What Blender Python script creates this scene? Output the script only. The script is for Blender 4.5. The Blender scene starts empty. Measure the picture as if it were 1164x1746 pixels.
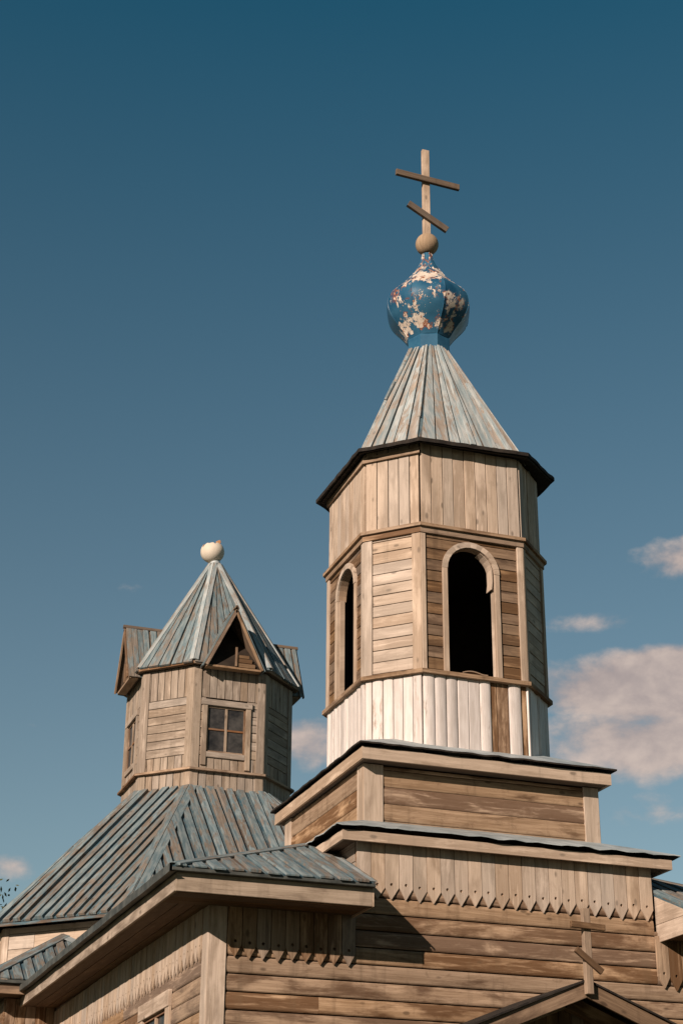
import bpy, math, random
from mathutils import Vector, noise
R = math.radians
rng = random.Random(7)
S = bpy.context.scene
COL = S.collection

# ------------------------------------------------------------------ camera
cam_d = bpy.data.cameras.new('camera')
cam = bpy.data.objects.new('camera', cam_d)
COL.objects.link(cam)
S.camera = cam
cam_d.sensor_fit = 'VERTICAL'
cam_d.sensor_height = 36.0
cam_d.lens = 36.0 * 2830 / 1746
cam_d.clip_start = 0.1
cam_d.clip_end = 3000
PITCH, YAW, ROLL = R(24.95), R(19.52), R(0.44)
fw = Vector((math.sin(YAW) * math.cos(PITCH), math.cos(YAW) * math.cos(PITCH), math.sin(PITCH)))
ri = Vector((math.cos(YAW), -math.sin(YAW), 0))
up = ri.cross(fw)
ri2 = ri * math.cos(ROLL) + up * math.sin(ROLL)
up2 = up * math.cos(ROLL) - ri * math.sin(ROLL)
from mathutils import Matrix
cam.matrix_world = Matrix(((ri2.x, up2.x, -fw.x, 0), (ri2.y, up2.y, -fw.y, 0), (ri2.z, up2.z, -fw.z, 1.6), (0, 0, 0, 1)))

# ------------------------------------------------------------------ sun, sky, exposure
TO_SUN = Vector((-0.715, -0.575, 0.37)).normalized()
SUN_EL = math.asin(TO_SUN.z)
SUN_AZ = math.atan2(TO_SUN.x, TO_SUN.y)
sd = bpy.data.lights.new('sun', 'SUN')
sd.energy = 4.7
sd.angle = R(0.5)
sd.color = (1.0, 0.825, 0.69)
sun = bpy.data.objects.new('sun', sd)
COL.objects.link(sun)
sun.rotation_euler = TO_SUN.to_track_quat('Z', 'Y').to_euler()
sun.location = (-20, -15, 30)
S.view_settings.view_transform = 'Standard'
S.view_settings.look = 'None'
S.view_settings.exposure = 0.36
S.view_settings.gamma = 1.0

W = bpy.data.worlds.new('World')
S.world = W
W.use_nodes = True
wt = W.node_tree
wt.nodes.clear()


def nd(t, typ, **kw):
    n = t.nodes.new(typ)
    for k, v in kw.items():
        if k == 'inp':
            for a, b in v.items():
                n.inputs[a].default_value = b
        else:
            setattr(n, k, v)
    return n


def math_node(t, op, a, b=None, c=None, clamp=False):
    n = t.nodes.new('ShaderNodeMath')
    n.operation = op
    n.use_clamp = clamp
    for i, x in enumerate((a, b, c)):
        if x is None:
            continue
        if isinstance(x, (int, float)):
            n.inputs[i].default_value = x
        else:
            t.links.new(x, n.inputs[i])
    return n.outputs[0]


def smooth(t, x, lo, hi):
    n = t.nodes.new('ShaderNodeMapRange')
    n.interpolation_type = 'SMOOTHSTEP'
    t.links.new(x, n.inputs['Value'])
    n.inputs['From Min'].default_value = lo
    n.inputs['From Max'].default_value = hi
    return n.outputs['Result']


def mixc(t, f, a, b, blend='MIX'):
    n = t.nodes.new('ShaderNodeMix')
    n.data_type = 'RGBA'
    n.blend_type = blend
    n.clamp_factor = True
    for sock, x in ((n.inputs['Factor'], f), (n.inputs['A'], a), (n.inputs['B'], b)):
        if isinstance(x, (int, float)):
            sock.default_value = x
        elif isinstance(x, tuple):
            sock.default_value = (x[0], x[1], x[2], 1)
        else:
            t.links.new(x, sock)
    return n.outputs['Result']


SKY_STRENGTH = 0.084
SKY_LOW = (0.61, 0.685, 0.63)      # air near the horizon is hazier, deep teal overhead
SKY_HIGH = (0.085, 0.485, 0.575)
sky = nd(wt, 'ShaderNodeTexSky', sky_type='NISHITA', sun_disc=False)
sky.sun_elevation = SUN_EL
sky.sun_rotation = SUN_AZ
sky.altitude = 100
sky.air_density = 1.0
sky.dust_density = 0.25
sky.ozone_density = 1.0
bg = nd(wt, 'ShaderNodeBackground', inp={'Strength': SKY_STRENGTH})
wo = nd(wt, 'ShaderNodeOutputWorld')
wt.links.new(bg.outputs[0], wo.inputs[0])
# grade of the sky: less saturated, slightly teal
# clouds, placed by azimuth and elevation
tc = nd(wt, 'ShaderNodeTexCoord')
sx = nd(wt, 'ShaderNodeSeparateXYZ')
wt.links.new(tc.outputs['Generated'], sx.inputs[0])
az = math_node(wt, 'MULTIPLY', math_node(wt, 'ARCTAN2', sx.outputs[0], sx.outputs[1]), 180 / math.pi)
el = math_node(wt, 'MULTIPLY', math_node(wt, 'ARCSINE', sx.outputs[2]), 180 / math.pi)
deep = math_node(wt, 'MULTIPLY', math_node(wt, 'SUBTRACT', el, 10.0), 1 / 34.0, clamp=True)
hs = nd(wt, 'ShaderNodeHueSaturation', inp={'Saturation': 0.80, 'Value': 1.0})
wt.links.new(sky.outputs[0], hs.inputs['Color'])
deep = math_node(wt, 'POWER', deep, 1.35)
tint = mixc(wt, 1.0, hs.outputs[0], mixc(wt, deep, SKY_LOW, SKY_HIGH), 'MULTIPLY')
# sky darkened by hand toward the sun to weaken the fill light
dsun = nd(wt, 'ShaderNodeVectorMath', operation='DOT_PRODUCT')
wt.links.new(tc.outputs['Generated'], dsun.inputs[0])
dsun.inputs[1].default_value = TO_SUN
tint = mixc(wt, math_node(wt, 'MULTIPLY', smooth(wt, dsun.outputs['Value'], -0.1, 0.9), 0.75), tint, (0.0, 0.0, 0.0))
cv = nd(wt, 'ShaderNodeCombineXYZ')
wt.links.new(az, cv.inputs[0])
wt.links.new(math_node(wt, 'MULTIPLY', el, 1.55), cv.inputs[1])
n1 = nd(wt, 'ShaderNodeTexNoise', inp={'Scale': 0.42, 'Detail': 7.0, 'Roughness': 0.58, 'Distortion': 0.1})
wt.links.new(cv.outputs[0], n1.inputs['Vector'])
n2 = nd(wt, 'ShaderNodeTexNoise', inp={'Scale': 0.16, 'Detail': 3.0, 'Roughness': 0.5})
wt.links.new(cv.outputs[0], n2.inputs['Vector'])


def blob(a0, e0, ra, re, gain, soft=1.0):
    """an elliptical patch of sky (degrees) that a cloud may fill"""
    x = math_node(wt, 'DIVIDE', math_node(wt, 'SUBTRACT', az, a0), ra)
    y = math_node(wt, 'DIVIDE', math_node(wt, 'SUBTRACT', el, e0), re)
    d = math_node(wt, 'ADD', math_node(wt, 'MULTIPLY', x, x), math_node(wt, 'MULTIPLY', y, y))
    return math_node(wt, 'MULTIPLY', math_node(wt, 'SUBTRACT', 1.0, d, clamp=True), gain)


CLOUDS = [  # az, el, radius az, radius el, gain
    (32.5, 18.75, 8.0, 1.75, 1.75), (31.0, 17.0, 6.5, 2.1, 1.15), (28.9, 20.95, 2.4, 0.6, 0.72), (32.4, 22.95, 2.7, 1.05, 0.95),
    (18.3, 17.0, 2.0, 1.4, 0.95), (11.8, 21.94, 1.1, 0.45, 0.40), (8.4, 12.6, 1.6, 0.7, 0.62), (9.0, 17.4, 1.0, 0.45, 0.42),
    (18.5, 22.0, 0.8, 0.5, 0.45), (30.5, 14.6, 3.5, 1.0, 0.55), (60, 20, 14, 4, .8), (-25, 17, 16, 4, .8)]
cov = None
for c in CLOUDS:
    b = blob(*c)
    cov = b if cov is None else math_node(wt, 'MAXIMUM', cov, b)
nmix = math_node(wt, 'ADD', math_node(wt, 'MULTIPLY', n1.outputs['Fac'], 0.75), math_node(wt, 'MULTIPLY', n2.outputs['Fac'], 0.25))
dens = math_node(wt, 'ADD', math_node(wt, 'MULTIPLY', math_node(wt, 'SUBTRACT', nmix, 0.5), 2.3), math_node(wt, 'SUBTRACT', cov, 0.42))
dens = math_node(wt, 'MULTIPLY', dens, smooth(wt, cov, 0.0, 0.25))
mask = math_node(wt, 'MULTIPLY', smooth(wt, dens, 0.0, 0.66), 0.92)
lum = smooth(wt, n1.outputs['Fac'], 0.3, 0.75)
CL = 1.0 / SKY_STRENGTH
ccol = mixc(wt, lum, (0.31 * CL, 0.255 * CL, 0.245 * CL), (0.52 * CL, 0.42 * CL, 0.365 * CL))
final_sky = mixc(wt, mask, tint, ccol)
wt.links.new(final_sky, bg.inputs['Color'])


# ------------------------------------------------------------------ materials
def new_mat(name):
    m = bpy.data.materials.new(name)
    m.use_nodes = True
    t = m.node_tree
    t.nodes.clear()
    p = nd(t, 'ShaderNodeBsdfPrincipled')
    o = nd(t, 'ShaderNodeOutputMaterial')
    t.links.new(p.outputs[0], o.inputs[0])
    p.inputs['Specular IOR Level'].default_value = 0.25
    return m, t, p


def uv_grain(t, su, sv, detail=4.0, rough=0.6, dist=0.0):
    uv = nd(t, 'ShaderNodeUVMap')
    mp = nd(t, 'ShaderNodeMapping')
    mp.inputs['Scale'].default_value = (su, sv, 1)
    t.links.new(uv.outputs[0], mp.inputs[0])
    n = nd(t, 'ShaderNodeTexNoise', inp={'Scale': 1.0, 'Detail': detail, 'Roughness': rough, 'Distortion': dist})
    t.links.new(mp.outputs[0], n.inputs['Vector'])
    return n.outputs['Fac']


def obj_noise(t, scale, detail=4.0, rough=0.6, stretch=(1, 1, 1)):
    tcn = nd(t, 'ShaderNodeTexCoord')
    mp = nd(t, 'ShaderNodeMapping')
    mp.inputs['Scale'].default_value = stretch
    t.links.new(tcn.outputs['Object'], mp.inputs[0])
    n = nd(t, 'ShaderNodeTexNoise', inp={'Scale': scale, 'Detail': detail, 'Roughness': rough})
    t.links.new(mp.outputs[0], n.inputs['Vector'])
    return n.outputs['Fac']


def rnd_attr(t):
    a = nd(t, 'ShaderNodeAttribute', attribute_name='rnd')
    return a.outputs['Fac']


def wood_colour(t, light, dark, stain, stain_amt=0.5, tint=0.22, grey=0.0):
    g1 = uv_grain(t, 1.6, 95, 5, 0.65, 0.5)
    g2 = uv_grain(t, 0.9, 14, 3, 0.6, 1.4)
    f = math_node(t, 'ADD', math_node(t, 'MULTIPLY', smooth(t, g1, 0.32, 0.68), 0.5), math_node(t, 'MULTIPLY', smooth(t, g2, 0.35, 0.65), 0.5))
    col = mixc(t, f, dark, light)
    # weather stains, different on each board
    s = uv_grain(t, 1.3, 5.0, 5, 0.6, 0.3)
    r = rnd_attr(t)
    th = math_node(t, 'SUBTRACT', 0.66, math_node(t, 'MULTIPLY', r, 0.28))
    sm = math_node(t, 'MULTIPLY', smooth(t, math_node(t, 'SUBTRACT', s, th), -0.10, 0.10), stain_amt)
    col = mixc(t, sm, col, stain)
    s2 = uv_grain(t, 5.0, 9.0, 6, 0.7, 0.8)
    sm2 = math_node(t, 'MULTIPLY', smooth(t, s2, 0.52, 0.68), stain_amt * 0.38)
    col = mixc(t, sm2, col, stain)
    # sun-bleached flecks
    s3 = uv_grain(t, 1.8, 22.0, 5, 0.65, 0.5)
    sm3 = math_node(t, 'MULTIPLY', smooth(t, s3, 0.52, 0.70), 0.40)
    col = mixc(t, sm3, col, tuple(min(.8, c * 1.22) for c in light))
    # knots
    uv = nd(t, 'ShaderNodeUVMap')
    mp = nd(t, 'ShaderNodeMapping')
    mp.inputs['Scale'].default_value = (3.0, 6.5, 1)
    t.links.new(uv.outputs[0], mp.inputs[0])
    v = nd(t, 'ShaderNodeTexVoronoi', inp={'Scale': 1.0, 'Randomness': 1.0})
    t.links.new(mp.outputs[0], v.inputs['Vector'])
    wn = nd(t, 'ShaderNodeTexWhiteNoise', noise_dimensions='3D')
    t.links.new(v.outputs['Position'], wn.inputs['Vector'])
    dd = math_node(t, 'ADD', v.outputs['Distance'], math_node(t, 'MULTIPLY', g1, 0.05))
    kn = math_node(t, 'MULTIPLY', math_node(t, 'SUBTRACT', 1.0, smooth(t, dd, 0.10, 0.20)), smooth(t, wn.outputs['Value'], 0.36, 0.44))
    col = mixc(t, math_node(t, 'MULTIPLY', kn, 0.75), col, tuple(c * 0.38 for c in dark))
    # rain streaks and grime running down the wall
    st = obj_noise(t, 1.0, 5, 0.6, (7, 7, .7))
    col = mixc(t, math_node(t, 'MULTIPLY', smooth(t, st, 0.52, 0.70), 0.42), col, tuple(c * .55 for c in dark))
    # some boards have greyed
    gr = math_node(t, 'FRACT', math_node(t, 'MULTIPLY', r, 5.7))
    gb = sum(light) / 3
    col = mixc(t, math_node(t, 'MULTIPLY', smooth(t, gr, 0.6, 0.9), 0.25), col, (gb * .82, gb * .75, gb * .67))
    # board to board tone
    val = math_node(t, 'ADD', 1.0 - tint, math_node(t, 'MULTIPLY', r, 2 * tint))
    h = nd(t, 'ShaderNodeHueSaturation')
    t.links.new(val, h.inputs['Value'])
    t.links.new(math_node(t, 'ADD', 0.86, math_node(t, 'MULTIPLY', math_node(t, 'FRACT', math_node(t, 'MULTIPLY', r, 7.3)), 0.28)), h.inputs['Saturation'])
    t.links.new(col, h.inputs['Color'])
    return h.outputs[0], g1


def bump(t, p, h, strength=0.3, dist=0.01):
    b = nd(t, 'ShaderNodeBump', inp={'Strength': strength, 'Distance': dist})
    t.links.new(h, b.inputs['Height'])
    t.links.new(b.outputs[0], p.inputs['Normal'])


def wood(name, light, dark, stain, stain_amt=0.5, tint=0.2, rough=0.85, bs=0.35):
    m, t, p = new_mat(name)
    c, g = wood_colour(t, light, dark, stain, stain_amt, tint)
    t.links.new(c, p.inputs['Base Color'])
    p.inputs['Roughness'].default_value = rough
    bump(t, p, g, bs, 0.008)
    return m


def painted(name, paint_a, paint_b, wl, wd, amount, rough=0.8, tint=0.18, su=1.6, sv=9.0, spread=0.2):
    """old paint worn off along the grain; each board has lost a different share"""
    m, t, p = new_mat(name)
    c, g = wood_colour(t, wl, wd, tuple(x * 0.55 for x in wd), 0.5, tint)
    r = rnd_attr(t)
    r2 = math_node(t, 'FRACT', math_node(t, 'MULTIPLY', r, 13.7))
    pn = uv_grain(t, su, sv, 6, 0.68, 0.3)
    th = math_node(t, 'ADD', amount, math_node(t, 'MULTIPLY', math_node(t, 'SUBTRACT', r2, 0.5), spread))
    mk = smooth(t, math_node(t, 'SUBTRACT', math_node(t, 'ADD', pn, math_node(t, 'MULTIPLY', math_node(t, 'SUBTRACT', g, 0.5), 0.45)), th), -0.05, 0.09)
    pc = mixc(t, smooth(t, uv_grain(t, 3, 20, 4), 0.35, 0.65), paint_a, paint_b)
    hv = nd(t, 'ShaderNodeHueSaturation')
    t.links.new(math_node(t, 'ADD', 0.82, math_node(t, 'MULTIPLY', r, 0.36)), hv.inputs['Value'])
    t.links.new(pc, hv.inputs['Color'])
    t.links.new(mixc(t, mk, c, hv.outputs[0]), p.inputs['Base Color'])
    p.inputs['Roughness'].default_value = rough
    bump(t, p, math_node(t, 'ADD', g, math_node(t, 'MULTIPLY', mk, 0.6)), 0.3, 0.006)
    return m


def plain(name, a, b, scale=6.0, rough=0.8, metallic=0.0, stretch=(1, 1, 1), bs=0.2):
    m, t, p = new_mat(name)
    n = obj_noise(t, scale, 6, 0.65, stretch)
    t.links.new(mixc(t, smooth(t, n, 0.32, 0.68), a, b), p.inputs['Base Color'])
    p.inputs['Roughness'].default_value = rough
    p.inputs['Metallic'].default_value = metallic
    if bs:
        bump(t, p, n, bs, 0.02)
    return m


M = {}
M['pale'] = wood('pale_weathered_pine', (0.58, 0.465, 0.37), (0.415, 0.325, 0.25), (0.20, 0.14, 0.095), 0.55, 0.15)
M['grey'] = wood('greyed_pine_board', (0.46, 0.375, 0.30), (0.29, 0.23, 0.175), (0.13, 0.095, 0.068), 0.65, 0.2)
M['siding'] = wood('tan_weathered_siding', (0.46, 0.325, 0.22), (0.245, 0.158, 0.095), (0.085, 0.042, 0.02), 0.85, 0.25)
M['brown'] = wood('brown_stained_siding', (0.285, 0.185, 0.11), (0.145, 0.085, 0.047), (0.065, 0.035, 0.018), 0.8, 0.26)
M['dark_wood'] = wood('dark_weathered_beam', (0.20, 0.145, 0.10), (0.11, 0.075, 0.05), (0.06, 0.04, 0.028), 0.5, 0.15)
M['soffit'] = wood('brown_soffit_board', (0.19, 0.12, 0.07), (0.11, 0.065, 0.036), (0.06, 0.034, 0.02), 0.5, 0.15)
M['inside'] = plain('shade_dark_inner_boarding', (0.020, 0.014, 0.010), (0.035, 0.025, 0.018), 5, 0.95)  # boarding coloured near black to paint in the shade inside the openings
M['core'] = plain('dark_backing_board', (0.045, 0.032, 0.023), (0.07, 0.05, 0.035), 5, 0.95)
M['roof_blue'] = painted('worn_blue_roof_plank', (0.10, 0.15, 0.17), (0.21, 0.25, 0.255), (0.27, 0.23, 0.19), (0.145, 0.118, 0.095), 0.44, su=2.4)
M['roof_under'] = painted('shadow_blue_under_plank', (0.035, 0.085, 0.115), (0.13, 0.17, 0.18), (0.20, 0.15, 0.11), (0.09, 0.065, 0.05), 0.42)  # worn blue, darkened to paint in shadow between the raised planks
M['spire'] = painted('worn_pale_blue_spire_plank', (0.23, 0.285, 0.30), (0.38, 0.395, 0.385), (0.41, 0.355, 0.30), (0.26, 0.21, 0.17), 0.43, su=2.4)
M['white'] = painted('white_painted_half_log', (0.64, 0.585, 0.555), (0.54, 0.485, 0.45), (0.42, 0.32, 0.24), (0.28, 0.20, 0.14), 0.30, 0.6, 0.08, spread=0.22)
M['felt'] = plain('black_roofing_felt', (0.012, 0.010, 0.009), (0.035, 0.028, 0.022), 9, 0.9)
M['metal'] = plain('pale_blue_grey_sheet_metal', (0.26, 0.30, 0.31), (0.42, 0.46, 0.47), 3, 0.55, 0.15)
M['dark_metal'] = plain('dark_eave_metal', (0.045, 0.05, 0.048), (0.11, 0.115, 0.105), 5, 0.6, 0.2)
M['ball'] = wood('turned_pine_ball', (0.46, 0.33, 0.21), (0.32, 0.21, 0.12), (0.25, 0.16, 0.09), 0.4, 0.05)
M['cream'] = plain('cream_plastered_shell', (0.60, 0.52, 0.42), (0.66, 0.585, 0.49), 3, 0.7, bs=0)
M['orange'] = plain('orange_shell_core', (0.45, 0.22, 0.10), (0.55, 0.33, 0.18), 9, 0.9)
M['muntin'] = wood('reddish_brown_muntin', (0.30, 0.155, 0.08), (0.18, 0.09, 0.045), (0.1, 0.05, 0.03), 0.4, 0.1)
M['bark'] = plain('grey_brown_bark', (0.08, 0.06, 0.045), (0.14, 0.11, 0.085), 12, 0.95, 0, (1, 1, .2), .5)


def glass_mat():
    m, t, p = new_mat('dusty_dark_window_glass')
    n = obj_noise(t, 2.2, 6, 0.7)
    t.links.new(mixc(t, smooth(t, n, 0.35, 0.7), (0.012, 0.012, 0.013), (0.075, 0.07, 0.065)), p.inputs['Base Color'])
    p.inputs['Roughness'].default_value = 0.35
    p.inputs['Specular IOR Level'].default_value = 0.4
    return m


M['glass'] = glass_mat()


def leaf_mat():
    m, t, p = new_mat('autumn_tinged_leaf')
    r = rnd_attr(t)
    c = mixc(t, r, (0.035, 0.055, 0.02), (0.12, 0.10, 0.03))
    t.links.new(c, p.inputs['Base Color'])
    p.inputs['Roughness'].default_value = 0.6
    return m


M['leaf'] = leaf_mat()


def dome_mat():
    m, t, p = new_mat('peeling_blue_dome_paint')
    tcn = nd(t, 'ShaderNodeTexCoord')
    sp = nd(t, 'ShaderNodeSeparateXYZ')
    t.links.new(tcn.outputs['Object'], sp.inputs[0])
    z = sp.outputs[2]                                   # height above the neck (thing-local)
    n = obj_noise(t, 9.5, 10, 0.76, (1, 1, 0.6))
    n0 = obj_noise(t, 1.9, 2, 0.5)
    top = smooth(t, z, DOME_Z + 0.80, DOME_Z + 1.15)
    low = math_node(t, 'SUBTRACT', 1.0, smooth(t, z, DOME_Z + 0.20, DOME_Z + 0.42))
    isdome = smooth(t, z, DOME_Z + 0.16, DOME_Z + 0.20)
    v = math_node(t, 'ADD', math_node(t, 'MULTIPLY', n, 0.85), math_node(t, 'MULTIPLY', n0, 0.55))
    v = math_node(t, 'ADD', v, math_node(t, 'MULTIPLY', top, 0.11))
    v = math_node(t, 'ADD', v, math_node(t, 'MULTIPLY', math_node(t, 'MULTIPLY', low, isdome), 0.075))
    v = math_node(t, 'SUBTRACT', v, math_node(t, 'MULTIPLY', math_node(t, 'SUBTRACT', 1.0, isdome), 0.10))
    peel = smooth(t, v, 0.790, 0.797)
    rimn = obj_noise(t, 5.0, 6, 0.7)
    rust = math_node(t, 'MULTIPLY', math_node(t, 'MULTIPLY', smooth(t, v, 0.772, 0.785), math_node(t, 'SUBTRACT', 1.0, smooth(t, v, 0.82, 0.84))), smooth(t, rimn, 0.5, 0.56))
    deep = math_node(t, 'MULTIPLY', smooth(t, obj_noise(t, 6.5, 5, 0.7), 0.60, 0.63), smooth(t, v, 0.84, 0.88))
    blue = mixc(t, smooth(t, obj_noise(t, 2.0, 5, 0.6), 0.35, 0.65), (0.012, 0.068, 0.135), (0.035, 0.125, 0.21))
    cream = mixc(t, smooth(t, obj_noise(t, 9, 5), 0.35, 0.65), (0.60, 0.50, 0.41), (0.72, 0.63, 0.54))
    col = mixc(t, peel, blue, cream)
    red = mixc(t, rimn, (0.16, 0.035, 0.015), (0.34, 0.11, 0.04))
    col = mixc(t, rust, col, red)
    col = mixc(t, deep, col, red)
    t.links.new(col, p.inputs['Base Color'])
    p.inputs['Roughness'].default_value = 0.38
    hgt = math_node(t, 'SUBTRACT', math_node(t, 'MULTIPLY', n, 0.25), peel)
    bump(t, p, hgt, 0.6, 0.012)
    return m


# ------------------------------------------------------------------ mesh helpers
class MB:
    """collects boards (extruded polygons) and links them as ONE mesh object"""

    def __init__(self):
        self.v, self.f, self.uv, self.r, self.mi, self.sm = [], [], [], [], [], []

    def face(self, idx, uvs, r, mi=0, sm=False):
        self.f.append(idx)
        self.uv.append(uvs)
        self.r.append(r)
        self.mi.append(mi)
        self.sm.append(sm)

    def plate(self, poly, O, U, V, N, n0, n1, grain='u', bev=0.004, rnd=None, mi=0):
        """convex polygon (u,v) counter-clockwise on plane O,U,V, from n0 to n1 along N"""
        if len(poly) < 3:
            return
        rnd = rng.random() if rnd is None else rnd
        ou, ov = rng.uniform(0, 50), rng.uniform(0, 50)

        def uvf(u, v):
            return (u + ou, v + ov) if grain == 'u' else (v + ou, u + ov)
        k = len(poly)
        top = inset(poly, bev) if bev else poly
        b = len(self.v)
        zb = n1 - bev * 0.8
        for (u, v) in poly:
            self.v.append(O + U * u + V * v + N * n0)
        for (u, v) in poly:
            self.v.append(O + U * u + V * v + N * zb)
        for (u, v) in top:
            self.v.append(O + U * u + V * v + N * n1)
        self.face([b + 2 * k + i for i in range(k)], [uvf(*q) for q in top], rnd, mi)
        self.face([b + i for i in reversed(range(k))], [uvf(*q) for q in reversed(poly)], rnd, mi)
        for i in range(k):
            j = (i + 1) % k
            a, c = poly[i], poly[j]
            self.face([b + i, b + j, b + k + j, b + k + i], [uvf(*a), uvf(*c), uvf(c[0], c[1] + .02), uvf(a[0], a[1] + .02)], rnd, mi)
            if bev:
                self.face([b + k + i, b + k + j, b + 2 * k + j, b + 2 * k + i], [uvf(*a), uvf(*c), uvf(*top[j]), uvf(*top[i])], rnd, mi)

    def rect(self, u0, v0, u1, v1, O, U, V, N, n0, n1, grain='u', bev=0.004, rnd=None, mi=0):
        self.plate([(u0, v0), (u1, v0), (u1, v1), (u0, v1)], O, U, V, N, n0, n1, grain, bev, rnd, mi)

    def box(self, p0, p1, grain='z', bev=0.004, rnd=None, mi=0):
        """axis-aligned box"""
        x0, y0, z0 = p0
        x1, y1, z1 = p1
        O = Vector((0, y0, 0))
        ax = {'x': (Vector((1, 0, 0)), Vector((0, 0, 1)))}
        if grain == 'y':
            # front face normal -X
            self.plate([(-y1, z0), (-y0, z0), (-y0, z1), (-y1, z1)], Vector((0, 0, 0)), Vector((0, -1, 0)), Vector((0, 0, 1)), Vector((-1, 0, 0)), -x1, -x0, 'u', bev, rnd, mi)
        else:
            self.plate([(x0, z0), (x1, z0), (x1, z1), (x0, z1)], Vector((0, 0, 0)), Vector((1, 0, 0)), Vector((0, 0, 1)), Vector((0, -1, 0)), -y1, -y0, 'v' if grain == 'z' else 'u', bev, rnd, mi)

    def prof(self, pts, O, U, V, N, u0, u1, rnd=None, mi=0, smooth_from=None):
        """profile pts (v,n) extruded along U from u0 to u1"""
        rnd = rng.random() if rnd is None else rnd
        ou, ov = rng.uniform(0, 50), rng.uniform(0, 50)
        b = len(self.v)
        k = len(pts)
        for u in (u0, u1):
            for (v, n) in pts:
                self.v.append(O + U * u + V * v + N * n)
        L = [0]
        for i in range(k):
            a, c = pts[i], pts[(i + 1) % k]
            L.append(L[-1] + math.hypot(a[0] - c[0], a[1] - c[1]))
        for i in range(k):
            j = (i + 1) % k
            self.face([b + i, b + k + i, b + k + j, b + j][::-1], [(u0 + ou, L[i] + ov), (u1 + ou, L[i] + ov), (u1 + ou, L[i + 1] + ov), (u0 + ou, L[i + 1] + ov)][::-1], rnd, mi)
        self.face([b + i for i in range(k)], [(ou + q[0], ov + q[1]) for q in pts], rnd, mi)
        self.face([b + k + i for i in reversed(range(k))], [(ou + q[0], ov + q[1]) for q in reversed(pts)], rnd, mi)

    def quad(self, a, b_, c, d, rnd=None, mi=0, sm=False):
        rnd = rng.random() if rnd is None else rnd
        b = len(self.v)
        self.v += [Vector(a), Vector(b_), Vector(c), Vector(d)]
        w = (Vector(b_) - Vector(a)).length
        h = (Vector(d) - Vector(a)).length
        self.face([b, b + 1, b + 2, b + 3], [(0, 0), (w, 0), (w, h), (0, h)], rnd, mi, sm)

    def beam(self, a, b_, wv, dv, w, d, rnd=None, bev=0.004, mi=0):
        """board from a to b_: width w along wv (centred), depth d along dv (from the line outward)"""
        a, b_ = Vector(a), Vector(b_)
        U = (b_ - a)
        L = U.length
        U.normalize()
        N = Vector(dv) - U * Vector(dv).dot(U)
        N.normalize()
        V = N.cross(U)
        if V.dot(Vector(wv)) < 0 and False:
            V = -V
        self.rect(0, -w / 2, L, w / 2, a, U, V, N, 0, d, 'u', bev, rnd, mi)

    def build(self, name, mats, parent=None, fix=True):
        me = bpy.data.meshes.new(name)
        org = ORG.get(parent.name, Vector((0, 0, 0))) if parent else Vector((0, 0, 0))
        me.from_pydata([tuple(v - org) for v in self.v], [], self.f)
        uvl = me.uv_layers.new(name='UVMap')
        i = 0
        for u in self.uv:
            for q in u:
                uvl.data[i].uv = q
                i += 1
        at = me.attributes.new('rnd', 'FLOAT', 'FACE')
        for k, x in enumerate(self.r):
            at.data[k].value = x
        for m in (mats if isinstance(mats, (list, tuple)) else [mats]):
            me.materials.append(M[m])
        for k, p in enumerate(me.polygons):
            p.material_index = self.mi[k]
            p.use_smooth = self.sm[k]
        me.update()
        if fix:
            import bmesh
            bm = bmesh.new()
            bm.from_mesh(me)
            bmesh.ops.recalc_face_normals(bm, faces=bm.faces)
            bm.to_mesh(me)
            bm.free()
        o = bpy.data.objects.new(name, me)
        COL.objects.link(o)
        if parent:
            o.parent = parent
            ORG[o.name] = org
        else:
            ORG[o.name] = Vector((0, 0, 0))
        return o


ORG = {}


def inset(poly, d):
    k = len(poly)
    out = []
    for i in range(k):
        p0, p1, p2 = poly[i - 1], poly[i], poly[(i + 1) % k]
        a = Vector((p1[0] - p0[0], p1[1] - p0[1]))
        b = Vector((p2[0] - p1[0], p2[1] - p1[1]))
        if a.length < 1e-6 or b.length < 1e-6:
            out.append(p1)
            continue
        a.normalize()
        b.normalize()
        na = Vector((-a.y, a.x))
        nb = Vector((-b.y, b.x))
        s = na + nb
        den = 1 + na.dot(nb)
        if den < 0.2:
            den = 0.2
        q = s * (d / den)
        out.append((p1[0] + q.x, p1[1] + q.y))
    return out


def clip(poly, axis, lo, hi):
    """clip a polygon to lo <= coordinate[axis] <= hi"""
    for sgn, lim in ((1, lo), (-1, -hi)):
        out = []
        for i in range(len(poly)):
            p, q = poly[i - 1], poly[i]
            dp, dq = sgn * p[axis] - lim, sgn * q[axis] - lim
            if (dp < 0) != (dq < 0):
                s = dp / (dp - dq)
                out.append((p[0] + (q[0] - p[0]) * s, p[1] + (q[1] - p[1]) * s))
            if dq >= 0:
                out.append(q)
        poly = out
        if len(poly) < 3:
            return []
    # drop duplicate points
    res = []
    for p in poly:
        if not res or math.hypot(p[0] - res[-1][0], p[1] - res[-1][1]) > 1e-4:
            res.append(p)
    if len(res) > 2 and math.hypot(res[0][0] - res[-1][0], res[0][1] - res[-1][1]) < 1e-4:
        res.pop()
    return res if len(res) > 2 else []


def area(poly):
    return 0.5 * sum(poly[i - 1][0] * poly[i][1] - poly[i][0] * poly[i - 1][1] for i in range(len(poly)))


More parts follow.
